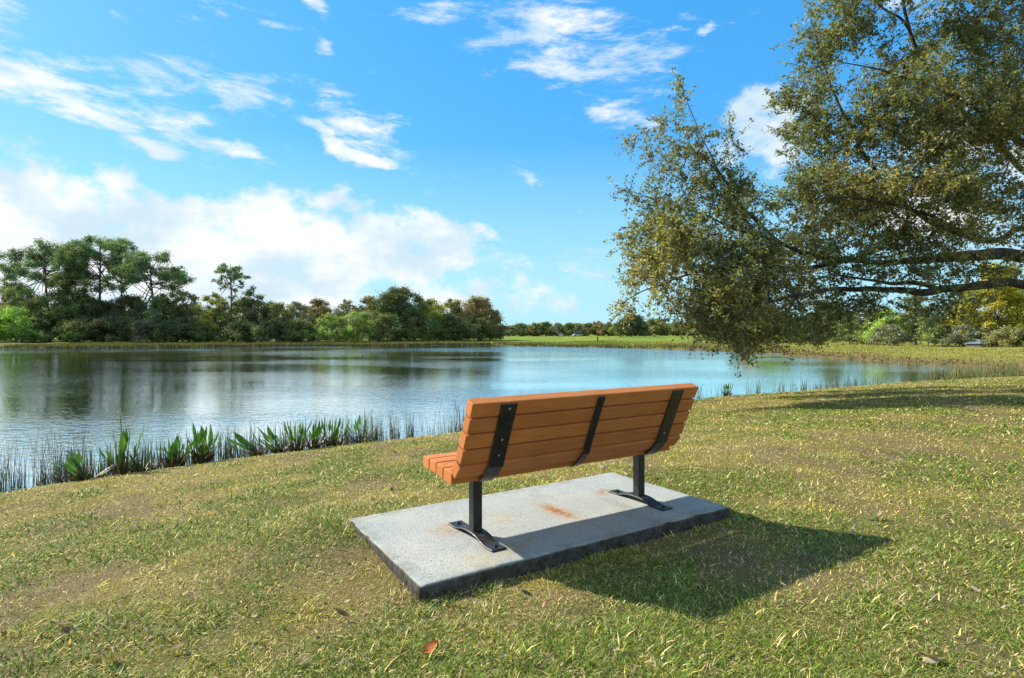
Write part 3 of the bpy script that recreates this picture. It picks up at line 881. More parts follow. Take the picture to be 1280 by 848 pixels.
trees = [
    # px, top, width px, depth, palette, base, label, leaf, open
    (84, 330, 62, 106, MID, 0, 'rounded fresh green tree growing in front of the tall pines', 1.0),
    (28, 356, 50, 111, RST, 0, 'rusty brown tree at the foot of the broad spreading pine', .8),
    (18, 384, 70, 102, BRT, 0, 'low bright green bush by the water at the left picture edge', 1.0),
    (62, 388, 50, 102, MID, 0, 'mid green bush right of the low bright bush on the left shore', 1.0),
    (118, 372, 60, 107, DKG, 0, 'dark bushy tree filling the shade under the tallest pine', 1.0),
    (160, 366, 62, 109, DKG, 0, 'dark tree between the tallest pine and the open-crowned pine', .9),
    (205, 368, 54, 107, DKG, 0, 'dark bushy tree under the open-crowned pine', .9),
    (236, 360, 46, 106, OLV, 0, 'olive tree with thin grey twigs right of the open-crowned pine', .75),
    (268, 363, 44, 103, YEL, 0, 'yellow-green tree just left of the lone slim pine', .95),
    (314, 358, 46, 106, DKG, 0, 'dark green tree just right of the lone slim pine', .95),
    (346, 376, 40, 109, OLV, 0, 'olive-brown tree right of the dark tree by the lone pine', .8),
    (372, 374, 40, 110, GRY, 0, 'grey twiggy tree between olive and rusty trees of the left wood', .75),
    (398, 371, 44, 114, RST, 0, 'rusty autumn tree behind the two pale green bushes', .85),
    (411, 390, 36, 103, LIM, 0, 'pale green bush on the far shore, left of its paler twin', 1.0),
    (448, 386, 40, 104, LIM, 0, 'palest silvery green bush on the far shore below the domed oak', 1.0),
    (432, 372, 34, 115, GRY, 0, 'grey bare-looking tree behind the palest shore bush', .7),
    (462, 365, 44, 114, RST, 0, 'brown tree touching the left side of the domed oak', .8),
    (501, 356, 62, 112, DKG, .3, 'domed open oak standing highest in the middle of the wood', .85),
    (538, 371, 44, 116, YEL, 0, 'yellowish tree right of the domed oak', .8),
    (566, 372, 44, 122, OLV, 0, 'olive tree between the yellowish tree and the end oak', .85),
    (600, 368, 54, 125, RST, .1, 'russet oak at the right end of the left wood', .9),
    (345, 400, 56, 101, DKG, 0, 'dark green shore bush below the olive-brown tree', 1.0),
    (378, 398, 40, 102, MID, 0, 'mid green shore bush left of the pale green bush', 1.0),
    (485, 392, 46, 107, MID, 0, 'mid green shore bush below the left side of the domed oak', 1.0),
    (525, 392, 52, 110, MID, 0, 'mid green shore bush below the right side of the domed oak', 1.0),
    (560, 392, 50, 116, DKG, 0, 'dark shore bush below the olive tree near the wood end', 1.0),
    (592, 396, 44, 121, MID, 0, 'green bush at the foot of the russet end oak', 1.0),
    (613, 398, 26, 128, DKG, 0, 'small dark bush at the outer right tip of the left wood', 1.0),
    (140, 395, 60, 102, DKG, 0, 'dark shore bush under the tall pines, left one of a pair', 1.0),
    (185, 398, 50, 102, GRY, 0, 'grey-green thicket bush on the shore under the open-crowned pine', .85),
    (228, 396, 50, 102, DKG, 0, 'dark shore bush below the olive twiggy tree', 1.0),
    (300, 400, 50, 101, DKG, 0, 'dark shore bush around the foot of the lone slim pine', 1.0),
    (100, 398, 44, 101, MID, 0, 'mid green shore bush below the rounded fresh green tree', 1.0),
    (258, 404, 36, 101, MID, 0, 'small green shore bush below the yellow-green tree', 1.0),
]
for i, (px, top, wpx, d, pal_, bs, lab, op) in enumerate(trees):
    x, y = px_place(px, d); h = h_at(px, top, d)
    kind = 'bush' if ' bush' in lab else 'oak_tree' if ' oak ' in lab + ' ' and ('domed open' in lab or 'russet oak' in lab) else 'tree'
    broadleaf(kind, lab, kind.replace('_', ' ') if kind != 'oak_tree' else 'oak tree', x, y, h, wpx / 710.95 * d * 1.24, pal_, .25, op, bs * h, None, i)
# second row of the wood: nothing in view tells these apart
for i, px in enumerate(np.linspace(-90, 600, 22)):
    d = 128 + 10 * random.random(); x, y = px_place(px, d)
    top = 372 + random.uniform(-4, 12) + (8 if px > 560 else 0)
    broadleaf('tree', 'plain dark tree of the back row, mostly hidden inside the left wood', 'tree', x, y, h_at(px, top, d), random.uniform(9, 12), random.choice([DKG, OLV, MID]), .34, .8, 0, 'back row trees of the left wood', 200 + i)

# far treeline across the open lawn
for i, (px, top, wpx, pal_) in enumerate([(636, 407, 20, GRY), (652, 404, 24, DKG), (668, 403, 20, OLV), (682, 402, 22, DKG), (697, 403, 18, GRY), (711, 403, 20, DKG), (724, 405, 14, GRY), (736, 403, 18, DKG),
                                          (748, 401, 20, RST), (761, 402, 16, DKG), (846, 402, 24, OLV), (866, 401, 26, DKG), (888, 402, 24, OLV), (910, 403, 26, DKG), (932, 404, 26, MID)]):
    d = 245 + (i * 37 % 20); x, y = px_place(px, d)
    broadleaf('tree', 'small grey-green tree in the distant treeline across the open lawn', 'tree', x, y, h_at(px, top, d), wpx / 710.95 * d * 1.25, pal_, .5, .9, .8, 'distant treeline trees', 400 + i, trunk_r=.22)
for i, (px, top, wpx, pal_, lab) in enumerate([(789, 392, 38, DKG, 'broad dark tree rising highest in the distant treeline'), (776, 401, 26, MID, 'green tree in front of the broad dark tree of the far treeline'),
                                              (818, 397, 34, OLV, 'olive tree right of the broad dark tree in the far treeline')]):
    d = 205 + 8 * i; x, y = px_place(px, d)
    broadleaf('tree', lab, 'tree', x, y, h_at(px, top, d), wpx / 710.95 * d * 1.15, pal_, .45, 1, .6, None, 450 + i, trunk_r=.25)
for i, px in enumerate(np.linspace(620, 960, 18)):
    d = 290; x, y = px_place(px, d)
    broadleaf('tree', 'small grey-green tree in the distant treeline across the open lawn', 'tree', x, y, h_at(px, 405 + random.uniform(-2, 3), d), 15, random.choice([DKG, GRY, OLV]), .7, .9, 0, 'distant treeline trees', 500 + i)

# shrubs and trees behind the right bank
BRT2 = [(.165, .205, .040), (.140, .185, .038), (.120, .155, .036)]
rtrees = [
    (945, 398, 60, 92, RST, 0, 'rust-tinged bush at the left end of the right bank thicket', .8),
    (978, 398, 58, 86, BRT2, 0, 'bright lime green bush beyond the right bank, under the oak tip', 1.0),
    (1012, 402, 44, 84, GRY, 0, 'grey bare bush right of the bright lime bush', .65),
    (1040, 385, 50, 82, MID, 0, 'mid green tree behind the grey bare bush on the right bank', .8),
    (1062, 410, 40, 76, MID, 0, 'small green bush low on the right bank lawn edge', .9),
    (1082, 392, 40, 78, GRY, 0, 'pale grey twiggy bush left of the second lime bush', .6),
    (1108, 394, 52, 72, BRT2, 0, 'second lime bush, right of the pale grey twiggy bush', .95),
    (1112, 414, 44, 67, GRY, 0, 'low grey thorny bush in front of the second lime bush', .7),
    (1145, 372, 60, 70, DKG, 0, 'rounded dark green tree behind the right bank', 1.0),
    (1160, 405, 40, 66, MID, 0, 'green bush at the foot of the rounded dark tree', .9),
    (1186, 385, 34, 72, GRY, 0, 'pale grey-green slender tree right of the rounded dark tree', .6),
    (1204, 368, 46, 70, DKG, 0, 'dark tall tree just left of the yellow tree', 1.0),
    (1200, 415, 40, 64, GRY, 0, 'grey dry thicket bush at the lawn edge left of the grey roof', .7),
    (1246, 336, 82, 64, [(.205, .178, .016), (.165, .152, .018), (.120, .112, .016)], .06, 'golden yellow tree at the right picture edge behind the bank', 1.7),
    (1290, 345, 66, 66, DKG, 0, 'dark tree behind the right side of the golden yellow tree', 1.0),
    (1262, 418, 60, 60, OLV, 0, 'low dark olive bush at the foot of the golden yellow tree', 1.0),
]
for i, (px, top, wpx, d, pal_, bs, lab, op) in enumerate(rtrees):
    x, y = px_place(px, d); h = h_at(px, top - (10 if px > 1030 else 4), d)
    kind = 'bush' if ' bush' in lab else 'tree'
    broadleaf(kind, lab, kind, x, y, h, wpx / 710.95 * d * 1.12, pal_, .17, op, bs * h, None, 600 + i)
for i, px in enumerate(np.linspace(930, 1400, 16)):
    d = 104 + 8 * random.random(); x, y = px_place(px, d)
    broadleaf('tree', 'plain green tree of the back row behind the right bank thicket', 'tree', x, y, h_at(px, 392 + random.uniform(-12, 6), d), random.uniform(7, 9.5), random.choice([DKG, MID, OLV]), .3, .8, 0, 'back row trees behind the right bank', 700 + i)

# ------------------------------------------------------------------ the big oak on the right
oak_base = (15.2, 13.6)
oz = gz(*oak_base)
oak = thing('oak_tree', 'large spreading live oak reaching in over the lawn from the right', 'oak tree', (oak_base[0], oak_base[1], oz))
OFF = np.array([oak_base[0], oak_base[1], oz])
DEP = 13.0


def limb_pts(lst): return [tuple(W(px, py, d) - OFF) + (r_,) for px, py, d, r_ in lst]


trunk = [(0.2, 0, -.3, .72), (0, 0, .4, .56), (-.15, -.05, 1.3, .50), (-.3, -.1, 2.3, .46), (.1, .1, 3.6, .36), (.5, .3, 5.2, .26), (.4, .5, 7.2, .17), (.1, .6, 9.6, .08)]
T1 = (-.25, -.1, 1.9)
T2 = (-.2, -.05, 2.7)
T3 = (0., .05, 3.3)
limbs = {
    'a': [T1 + (.26,)] + limb_pts([(1285, 358, 13.0, .125), (1240, 357, 12.9, .115), (1195, 360, 12.8, .105), (1160, 366, 12.75, .098), (1125, 364, 12.7, .080), (1085, 362, 12.6, .068), (1045, 362, 12.4, .055),
                                   (1000, 368, 12.2, .042), (955, 380, 12.0, .032), (915, 398, 11.9, .022), (890, 425, 11.9, .012)]),
    'b': [T2 + (.30,)] + limb_pts([(1290, 322, 13.6, .185), (1245, 319, 13.5, .165), (1205, 318, 13.4, .145), (1165, 324, 13.3, .110), (1110, 328, 13.2, .085), (1060, 326, 13.1, .070), (1010, 318, 13.0, .058),
                                   (965, 295, 12.9, .046), (930, 262, 12.9, .036), (905, 225, 12.9, .022), (880, 180, 12.9, .014), (856, 125, 12.9, .008)]),
    'c': [T2 + (.22,)] + limb_pts([(1290, 288, 13.9, .10), (1245, 300, 13.9, .085), (1205, 296, 13.9, .075), (1150, 270, 13.9, .062), (1100, 225, 13.8, .05), (1060, 160, 13.8, .038), (1030, 90, 13.8, .026), (1012, 30, 13.8, .012)]),
    'd': limb_pts([(1060, 326, 13.1, .06), (1015, 334, 12.8, .050), (960, 335, 12.5, .042), (905, 335, 12.3, .034), (855, 345, 12.2, .025), (810, 362, 12.1, .016), (775, 380, 12.1, .008)]),
    'e': limb_pts([(985, 306, 12.95, .045), (930, 290, 13.3, .036), (880, 270, 13.5, .028), (835, 255, 13.6, .020), (785, 240, 13.7, .009)]),
    'f': [T3 + (.20,)] + limb_pts([(1300, 230, 15.2, .10), (1240, 180, 15.2, .07), (1190, 130, 15.0, .055), (1140, 60, 14.6, .045), (1120, -30, 14.2, .04), (1090, -120, 14.2, .02)]),
    'g': limb_pts([(1150, 80, 14.2, .05), (1130, 32, 13.8, .035), (1105, 15, 13.6, .026), (1080, -10, 13.4, .016)]),
    'h': limb_pts([(1175, 364, 12.78, .07), (1150, 354, 12.6, .058), (1115, 356, 12.4, .045), (1085, 350, 12.2, .032), (1050, 345, 12.0, .018)]),
    'i': [(.2, .2, 4.2, .24), (1.5, -.8, 5.6, .17), (2.8, -1.6, 6.6, .11), (4.5, -2.2, 7.2, .05)],
    'j': [(-.1, .0, 3.0, .26), (1.8, 1.6, 3.8, .19), (4.0, 2.8, 4.6, .12), (6.5, 3.4, 5.0, .05)],
    'k': [(-.2, 0, 2.5, .24), (1.6, -1.8, 3.0, .17), (3.5, -3.2, 3.5, .11), (5.6, -4.2, 3.8, .05)],
    'l': [T3 + (.2,)] + limb_pts([(1340, 240, 13.6, .11), (1290, 190, 13.2, .075), (1220, 140, 12.8, .05), (1160, 110, 12.5, .035), (1100, 90, 12.4, .02), (1050, 80, 12.4, .012)]),
    'm': limb_pts([(1230, 300, 13.9, .08), (1190, 285, 13.0, .06), (1140, 262, 12.2, .045), (1085, 250, 11.9, .03), (1030, 245, 11.8, .014)]),
}
nodes = []
tv = spline(trunk, 40)
tubes_obj('trunk', [(tv[:, :3], tv[:, 3], 14)], M_bark, oak)
for p_ in tv[18:]: nodes.append(p_)
for key, lst in limbs.items():
    sv = spline(lst, 12 * len(lst) // 2 + 12)
    sv[:, 3] = np.maximum(sv[:, 3] * .86, .008)
    # crooked, not ruler-straight
    for k in range(1, len(sv) - 1):
        q_ = Vector(sv[k, :3]) * 1.7
        sv[k, :3] += np.array(mnoise.noise_vector(q_)) * (.03 + min(.05, sv[k, 3] * .4))
    tubes_obj('limb', [(sv[:, :3], sv[:, 3], 9)], M_bark, oak)
    for p_ in sv[4:]: nodes.append(p_)
# foliage masses: where the crown is thick (direction, size) and how far away it stands
lob = [(850, 128, 14, 32, 13, .35), (835, 150, 14, 18, 13, .3), (866, 165, 22, 25, 13, .6), (835, 195, 36, 32, 13, .9), (800, 165, 16, 12, 13, .5), (830, 262, 50, 36, 13.4, 1.3), (795, 242, 24, 12, 13.5, 1), (860, 315, 78, 52, 12.8, 1.3),
       (812, 300, 34, 26, 13, .9), (818, 348, 40, 26, 12.3, 1.1), (788, 377, 20, 10, 12.2, .7), (900, 372, 66, 36, 12.3, 1.3), (905, 405, 50, 26, 12, 1.4), (925, 428, 26, 16, 12, 1.3), (950, 335, 66, 50, 12.6, 1.25), (925, 262, 46, 34, 13, 1.1),
       (884, 226, 34, 26, 13, .9), (908, 240, 26, 34, 12.8, .9), (884, 192, 18, 30, 12.8, .7), (1130, 344, 70, 14, 12.1, .7), (1215, 341, 40, 12, 12.2, .7), (1100, 378, 44, 11, 12.3, .7), (1170, 380, 40, 13, 12.4, .8), (912, 180, 8, 22, 13, .3), (1000, 366, 40, 26, 12.5, 1.0), (1030, 318, 50, 40, 13, .95), (1060, 250, 76, 56, 12.8, 1.25), (1000, 260, 44, 44, 13.2, .8), (1035, 175, 56, 50, 13.5, 1.25), (1012, 120, 46, 30, 13.6, 1.1),
       (1025, 70, 46, 30, 13.6, 1.1), (1045, 25, 50, 36, 13.6, 1.0), (1100, 10, 40, 36, 13.4, .7), (1130, 140, 84, 60, 12.6, 1.25), (1110, 90, 50, 40, 13.8, .8), (1205, 50, 60, 66, 13.8, 1.15), (1220, 160, 84, 66, 12.8, 1.2), (1150, 240, 84, 50, 12.4, 1.25),
       (1235, 255, 56, 34, 13.2, 1.0), (1270, 110, 50, 80, 13.6, .9), (1180, 290, 70, 22, 12.6, 1.0), (1130, 312, 60, 18, 12.2, .8), (1060, 335, 40, 16, 12.2, .8), (1190, 335, 30, 10, 12.4, .5), (1265, 300, 26, 12, 12.6, .7), (1110, 296, 56, 22, 12.8, .9), (1046, 386, 22, 18, 12.3, 1.1), (1022, 404, 13, 20, 12.2, 1.3), (1065, 372, 26, 12, 12.4, .8), (1085, 345, 50, 13, 12.5, .6),
       (1200, 382, 26, 18, 12.8, .7), (1160, 345, 50, 9, 12.6, .45), (1240, 338, 34, 12, 13, .7), (980, 400, 24, 24, 12, 1.1), (945, 400, 40, 30, 12, 1.0), (870, 395, 40, 14, 12, .8), (1105, 376, 22, 9, 12.5, .5),
       (1130, -70, 110, 70, 14, 1.0), (1240, -90, 110, 100, 14, 1.0), (1060, -60, 50, 50, 13.7, .8), (1340, 20, 80, 120, 13.5, .8), (1340, 180, 60, 70, 13.2, .8), (1320, 280, 40, 24, 13.2, .6), (1310, 340, 34, 14, 13, .6)]
oak_rng = np.random.default_rng(5)
targets = []
lob += [(a, b_ - 4, c_ * .95, e_ * .9, d_ + 2.6, w_ * (.40 if a < 1000 else .28)) for a, b_, c_, e_, d_, w_ in lob if w_ >= .9 and a > 800] + [(a, b_, c_ * .9, e_ * .9, d_ + 4.6, w_ * .28) for a, b_, c_, e_, d_, w_ in lob if w_ >= 1 and 830 < a < 1080 and b_ > 230]
for (px, py, rx, ry, d, w) in lob:
    s_ = d / 710.95
    w *= .72 if px < 850 else 1
    n_ = max(3, int(rx * ry * w * .0150))
    v_ = oak_rng.normal(size=(n_, 3)); v_ /= np.linalg.norm(v_, axis=1)[:, None]; v_ *= (oak_rng.random(n_) ** .40)[:, None]
    c = W(px, py, d) - OFF
    dep = min(1.7, .5 * (rx + ry) * s_)
    targets.append(c + v_ * np.array([rx * s_, dep, ry * s_]) * .93)
# the part of the crown out of the picture on the right and above
for (c, rr, n_) in [((2.5, 0, 9.2), (4, 3.5, 1.8), 60), ((5, -2.2, 6.6), (3.0, 2.6, 2.0), 60), ((6, 3.2, 5.2), (3, 2.6, 2), 55), ((5.2, -4.0, 4.2), (2.2, 2, 1.3), 40), ((.5, 2.5, 7.5), (3, 2.5, 2), 45), ((-1.5, 2.2, 9.5), (3.5, 2.2, 1.6), 40)]:
    v_ = oak_rng.normal(size=(n_, 3)); v_ /= np.linalg.norm(v_, axis=1)[:, None]; v_ *= (oak_rng.random(n_) ** .45)[:, None]
    targets.append(np.array(c) + v_ * np.array(rr))
T = np.vstack(targets)
NP = np.array(nodes)
dist = np.array([np.min(np.linalg.norm(NP[:, :3] - t_, axis=1)) for t_ in T])
order = np.argsort(dist)
pool = list(NP)
pool_xyz = NP[:, :3].copy()
br_tubes = []; spray_o = []; spray_d = []
for oi_ in order:
    t_ = T[oi_]
    dd = np.linalg.norm(pool_xyz - t_, axis=1)
    # prefer joints lying inwards (towards the trunk) of the new branchlet
    inw = np.linalg.norm(pool_xyz - np.array([0, 0, 2.5]), axis=1)
    k = int(np.argmin(dd + .35 * np.maximum(0, inw - np.linalg.norm(t_ - np.array([0, 0, 2.5])))))
    p0 = pool[k]; L = dd[k]
    if L < .08: continue
    mid = p0[:3] * .5 + t_ * .5 + oak_rng.normal(size=3) * .10 * L + np.array([0, 0, .06 * L])
    ns = 5
    pts = spline([p0[:3], mid, t_], ns)
    r0 = min(p0[3] * .6, .006 + .011 * L); rr = np.linspace(r0, .004, ns)
    br_tubes.append((pts, rr, 4))
    newn = np.column_stack([pts[1:], np.maximum(rr[1:], .006)])
    pool += list(newn); pool_xyz = np.vstack([pool_xyz, newn[:, :3]])
    dirv = (t_ - p0[:3]) / L
    for f in (1.0, 1.0, 1.0, .8, .62, .45):
        o_ = pts[0] * (1 - f) + pts[-1] * f + oak_rng.normal(size=3) * .05
        dv = dirv * .9 + oak_rng.normal(size=3) * .75 + np.array([0, 0, -.10]); spray_o.append(o_); spray_d.append(dv / np.linalg.norm(dv))
bt = tubes_obj('branchlet', br_tubes, M_twig, oak); bt['kind'] = 'stuff'
SO = np.array(spray_o); SD = np.array(spray_d); ns_ = len(SO)
SLN = oak_rng.uniform(.22, .70, ns_)
tip = SO + SD * SLN[:, None] + np.array([0, 0, -.04])
# twigs: thin three-sided rods
up_ = np.cross(SD, oak_rng.normal(size=(ns_, 3))); up_ /= np.linalg.norm(up_, axis=1)[:, None]; sd2 = np.cross(SD, up_)
ring_ = [up_ * math.cos(a) + sd2 * math.sin(a) for a in (0, 2.09, 4.19)]
V = np.stack([SO + r_ * .0055 for r_ in ring_] + [tip + r_ * .0022 for r_ in ring_], 1).reshape(-1, 3)
i0 = np.arange(ns_) * 6
Q = np.concatenate([np.stack([i0 + a, i0 + b_, i0 + 3 + b_, i0 + 3 + a], 1) for a, b_ in ((0, 1), (1, 2), (2, 0))])
tw = mesh_obj('twigs', V, quads=Q, mat=M_twig, parent=oak); tw['kind'] = 'stuff'
# leaves along each twig
NLF = 17
f = oak_rng.random((ns_, NLF)) ** .8
LC = SO[:, None] + (tip - SO)[:, None] * f[..., None] + oak_rng.normal(size=(ns_, NLF, 3)) * .038
LC = LC.reshape(-1, 3)
rad_out = LC - np.array([-6, -.5, 4.0]); rad_out /= np.linalg.norm(rad_out, axis=1)[:, None]
LN = oak_rng.normal(size=LC.shape) * .8 + np.array([0, 0, .55]) + rad_out * .25; LN /= np.linalg.norm(LN, axis=1)[:, None]
size = oak_rng.uniform(.055, .112, len(LC))
V, Q = leaf_quads(LC, LN, size, .46, oak_rng)
# pinch into a slightly folded leaf: raise the two side corners
V4 = V.reshape(-1, 4, 3); V4[:, 1] += LN * size[:, None] * .10; V4[:, 3] += LN * size[:, None] * .10
hue = vnoise(LC[:, 0] * 1.0 + 9, LC[:, 2] * 1.0 + LC[:, 1] * .6, 1.1, 3)
spray_h = np.repeat(oak_rng.random(ns_), NLF)
kk = np.clip((hue - .5) * 3.0 + .40 + (spray_h - .5) * .7, 0, 1)
OG = np.array((.175, .205, .080)); OY = np.array((.32, .300, .105)); OO = np.array((.42, .25, .045))
LCc = OG * (1 - kk[:, None]) + OY * kk[:, None]
orange = oak_rng.random(len(LC)) < .10 * kk
LCc = np.where(orange[:, None], OO, LCc) * (.40 + 1.15 * oak_rng.random(len(LC)))[:, None]
mesh_obj('crown', V, quads=Q, mat=M_leaf, parent=oak, colors=np.repeat(LCc, 4, 0))


# ------------------------------------------------------------------ water-edge plants
def lance_leaf(base, tip, width, nrm, V, Q, C, col):
    base, tip, nrm = Vector(base), Vector(tip), Vector(nrm)
    ax = tip - base; L = ax.length; sd_v = ax.cross(nrm).normalized(); nn = sd_v.cross(ax).normalized()
    o_ = len(V)
    for s_, ww in ((0, .25), (.22, .85), (.45, 1.0), (.72, .62), (1.0, .03)):
        c = base + ax * s_ + nn * (-.12 * L * (s_ - .3) ** 2)
        for t_ in (-1, 0, 1):
            V.append(tuple(c + sd_v * t_ * ww * width / 2 + nn * abs(t_) * ww * width * .16)); C.append(col)
    for i in range(4):
        for j in range(2):
            a = o_ + i * 3 + j; Q.append((a, a + 1, a + 4, a + 3))


def pickerel(px, py, hpx, wpx, label, seed, spike=False, nleaf=14, dark=1.0, lean=0.0):
    """clump of broad upright leaves on stalks standing at the water's edge"""
    rnd = random.Random(seed)
    d = HW * 710.95 / (py - HY) * .985; x = (px - 640) / 710.95 * d
    z0 = min(gz(x, d), WZ + .1)
    H = hpx / 710.95 * d; Wd = wpx / 710.95 * d * rnd.uniform(1.1, 1.5)
    root = thing('pickerelweed', label, 'water plant', (x, d, z0))
    V, Q, C, tubes = [], [], [], []
    for i in range(nleaf):
        a = rnd.uniform(0, 6.28); q_ = rnd.uniform(.0, 1)
        bx, by = math.cos(a) * Wd * .22 * q_, math.sin(a) * Wd * .22 * q_
        hh = H * rnd.uniform(.38, 1.05); ll = min(.26, hh * rnd.uniform(.38, .5))
        ox, oy = math.cos(a) * Wd * .5 * q_, math.sin(a) * Wd * .5 * q_
        k = (bx * .3 + ox * .7, by * .3 + oy * .7, hh - ll)
        tubes.append((spline([(bx, by, -.1), ((bx + k[0]) / 2, (by + k[1]) / 2, (hh - ll) * .5), k], 5), [.006, .006, .0055, .005, .004], 5))
        tipp = (ox * 1.25 + rnd.uniform(-.04, .04), oy * 1.25 + rnd.uniform(-.04, .04), hh)
        k = (k[0] - lean * H * .55, k[1], k[2] * (1 - abs(lean) * .25)); tubes[-1] = (spline([(bx, by, -.1), ((bx + k[0]) / 2 + lean * .05, (by + k[1]) / 2, (hh - ll) * .5), k], 5), tubes[-1][1], 5)
        tipp = (tipp[0] - lean * H * 1.1, tipp[1], tipp[2] * (1 - abs(lean) * .25))
        b_ = rnd.uniform(.7, 1.25) * dark
        lance_leaf(k, tipp, ll * rnd.uniform(.15, .29), (math.cos(a + rnd.uniform(-1, 1)), math.sin(a + rnd.uniform(-1, 1)), .3), V, Q, C, (.078 * b_, .190 * b_, .030 * b_))
    mesh_obj('leaves', np.array(V), quads=np.array(Q), mat=M_plant, parent=root, colors=np.array(C), smooth=True)
    st = []
    for pts, rr, sides in tubes:
        v_, q_ = tube_arrays(pts, rr, sides); st.append((v_, q_))
    VV, QQ = [], []
    for v_, q_ in st:
        o_ = len(VV); VV += [tuple(x_) for x_ in v_]; QQ += [tuple(j + o_ for j in f_) for f_ in q_]
    mesh_obj('stalks', np.array(VV), quads=np.array(QQ), mat=M_plant, parent=root, colors=np.tile((.075, .095, .030), (len(VV), 1)), smooth=True)
    # dead brown leaves at the foot
    V, Q, C = [], [], []
    for i in range(int(nleaf * 1.3)):
        a = rnd.uniform(0, 6.28); l_ = H * rnd.uniform(.25, .5)
        lance_leaf((math.cos(a) * .04, math.sin(a) * .04, 0), (math.cos(a) * Wd * .5, math.sin(a) * Wd * .5, l_), .022, (math.cos(a), math.sin(a), .8), V, Q, C, tuple(np.array((.10, .065, .035)) * rnd.uniform(.5, 1.2)))
    mesh_obj('dead_leaves', np.array(V), quads=np.array(Q), mat=M_plant, parent=root, colors=np.array(C), smooth=True)
    if spike:
        hs_ = H * 1.30
        V2, Q2 = tube_arrays([(0.02, 0, 0), (0, 0.01, hs_ * .5), (-.03, 0, hs_)], [.006, .006, .004], 6)
        mesh_obj('flower_stem', np.array([tuple(x_) for x_ in V2]), quads=np.array(Q2), mat=M_plant, parent=root, colors=np.tile((.07, .11, .03), (len(V2), 1)), smooth=True)
        C3, N3 = [], []
        for i in range(120):
            a = rnd.uniform(0, 6.28); zz = rnd.uniform(0, .13); rr = .024 * (1 - zz / .15) + .004
            C3.append((-.03 + math.cos(a) * rr, math.sin(a) * rr, hs_ - .06 + zz)); n_ = Vector((math.cos(a), math.sin(a), .4)).normalized(); N3.append(tuple(n_))
        V3, Q3 = leaf_quads(np.array(C3), np.array(N3), .022, .7)
        mesh_obj('flower_spike', V3, quads=Q3, mat=M_plant, parent=root, colors=np.tile((.45, .46, .42), (len(V3), 1)))
    return root


pk = [(105, 611, 46, 48, 'low spreading pickerelweed clump with leaves drooping left near the reeds', False, 16), (152, 602, 60, 40, 'tall pickerelweed with the white flower spike', True, 12),
      (176, 598, 36, 30, 'brownish pickerelweed clump between the white-flowered and the dense clump', False, 9), (216, 591, 40, 34, 'dense dark pickerelweed clump left of the sharp-leaved clump', False, 16),
      (252, 586, 50, 30, 'pickerelweed clump with sharp upright leaves at the middle of the left shore', False, 18), (322, 577, 36, 36, 'pickerelweed with leaves leaning hard to the left', False, 9),
      (347, 573, 38, 34, 'leaning pickerelweed clump right of the hard left-leaning one', False, 12), (370, 571, 40, 26, 'narrow upright pickerelweed right of the two leaning clumps', False, 10),
      (392, 568, 36, 30, 'pickerelweed clump third from the bench along the left shore', False, 12), (417, 565, 36, 32, 'pickerelweed clump second from the bench along the left shore', False, 14),
      (451, 560, 36, 24, 'compact pickerelweed clump nearest the bench on the left shore', False, 9), (910, 499, 20, 14, 'small dark pickerelweed just right of the bench back', False, 8)]
for i, (px, py, hp, wp, lab, spk, nlf) in enumerate(pk): pickerel(px, py, hp, wp, lab, 40 + i, spk, int(nlf * 2.2), 1.0 if i != 2 else .6, {0: .35, 5: .65, 6: .4}.get(i, 0.0))
for i, (px, py, hp, wp, lab) in enumerate([(1140, 456.3, 9, 26, 'green leafy plant patch at the foot of the right bank, left one of two'), (1178, 457.6, 10, 22, 'leafy plant in the middle of the right bank edge'), (1250, 459.6, 11, 26, 'dark leafy plant at the right bank edge below the golden tree'),
                                           (1064, 449.0, 8, 10, 'small brown-green plant on the bare edge of the right bank')]):
    pickerel(px, py, hp, wp, lab, 80 + i, False, 26)

# slender green blades between the clumps
V, Q, C = [], [], []
rb_ = random.Random(77)
for i in range(430):
    px = rb_.choice((rb_.gauss(160, 45), rb_.gauss(245, 30), rb_.gauss(390, 45), rb_.uniform(40, 470)))
    if px > 475 or px < 20: continue
    base_py = np.interp(px, [q_[0] for q_ in near_px], [q_[1] for q_ in near_px]); xy = shore(px, base_py - abs(rb_.gauss(0, 3)))
    H_ = (14 + 34 * rb_.random() ** 1.4) / 710.95 * xy[1]; a = rb_.uniform(0, 6.28); ln_ = H_ * rb_.uniform(.05, .45)
    b_ = rb_.uniform(.6, 1.3); col = (.085 * b_, .155 * b_, .030 * b_) if rb_.random() < .68 else (.12 * b_, .085 * b_, .045 * b_)
    lance_leaf((xy[0], xy[1], WZ - .03), (xy[0] + math.cos(a) * ln_, xy[1] + math.sin(a) * ln_, WZ + H_), rb_.uniform(.012, .026), (math.cos(a), math.sin(a), .5), V, Q, C, col)
tag(mesh_obj('reeds', np.array(V), quads=np.array(Q), mat=M_plant, colors=np.array(C), smooth=True), 'slender green and brown blades growing between the plants on the left shore', 'reeds', kind='stuff')

# rushes: thin bare stems along the shallow edge
V, Q, C = [], [], []
rr_ = np.random.default_rng(21)


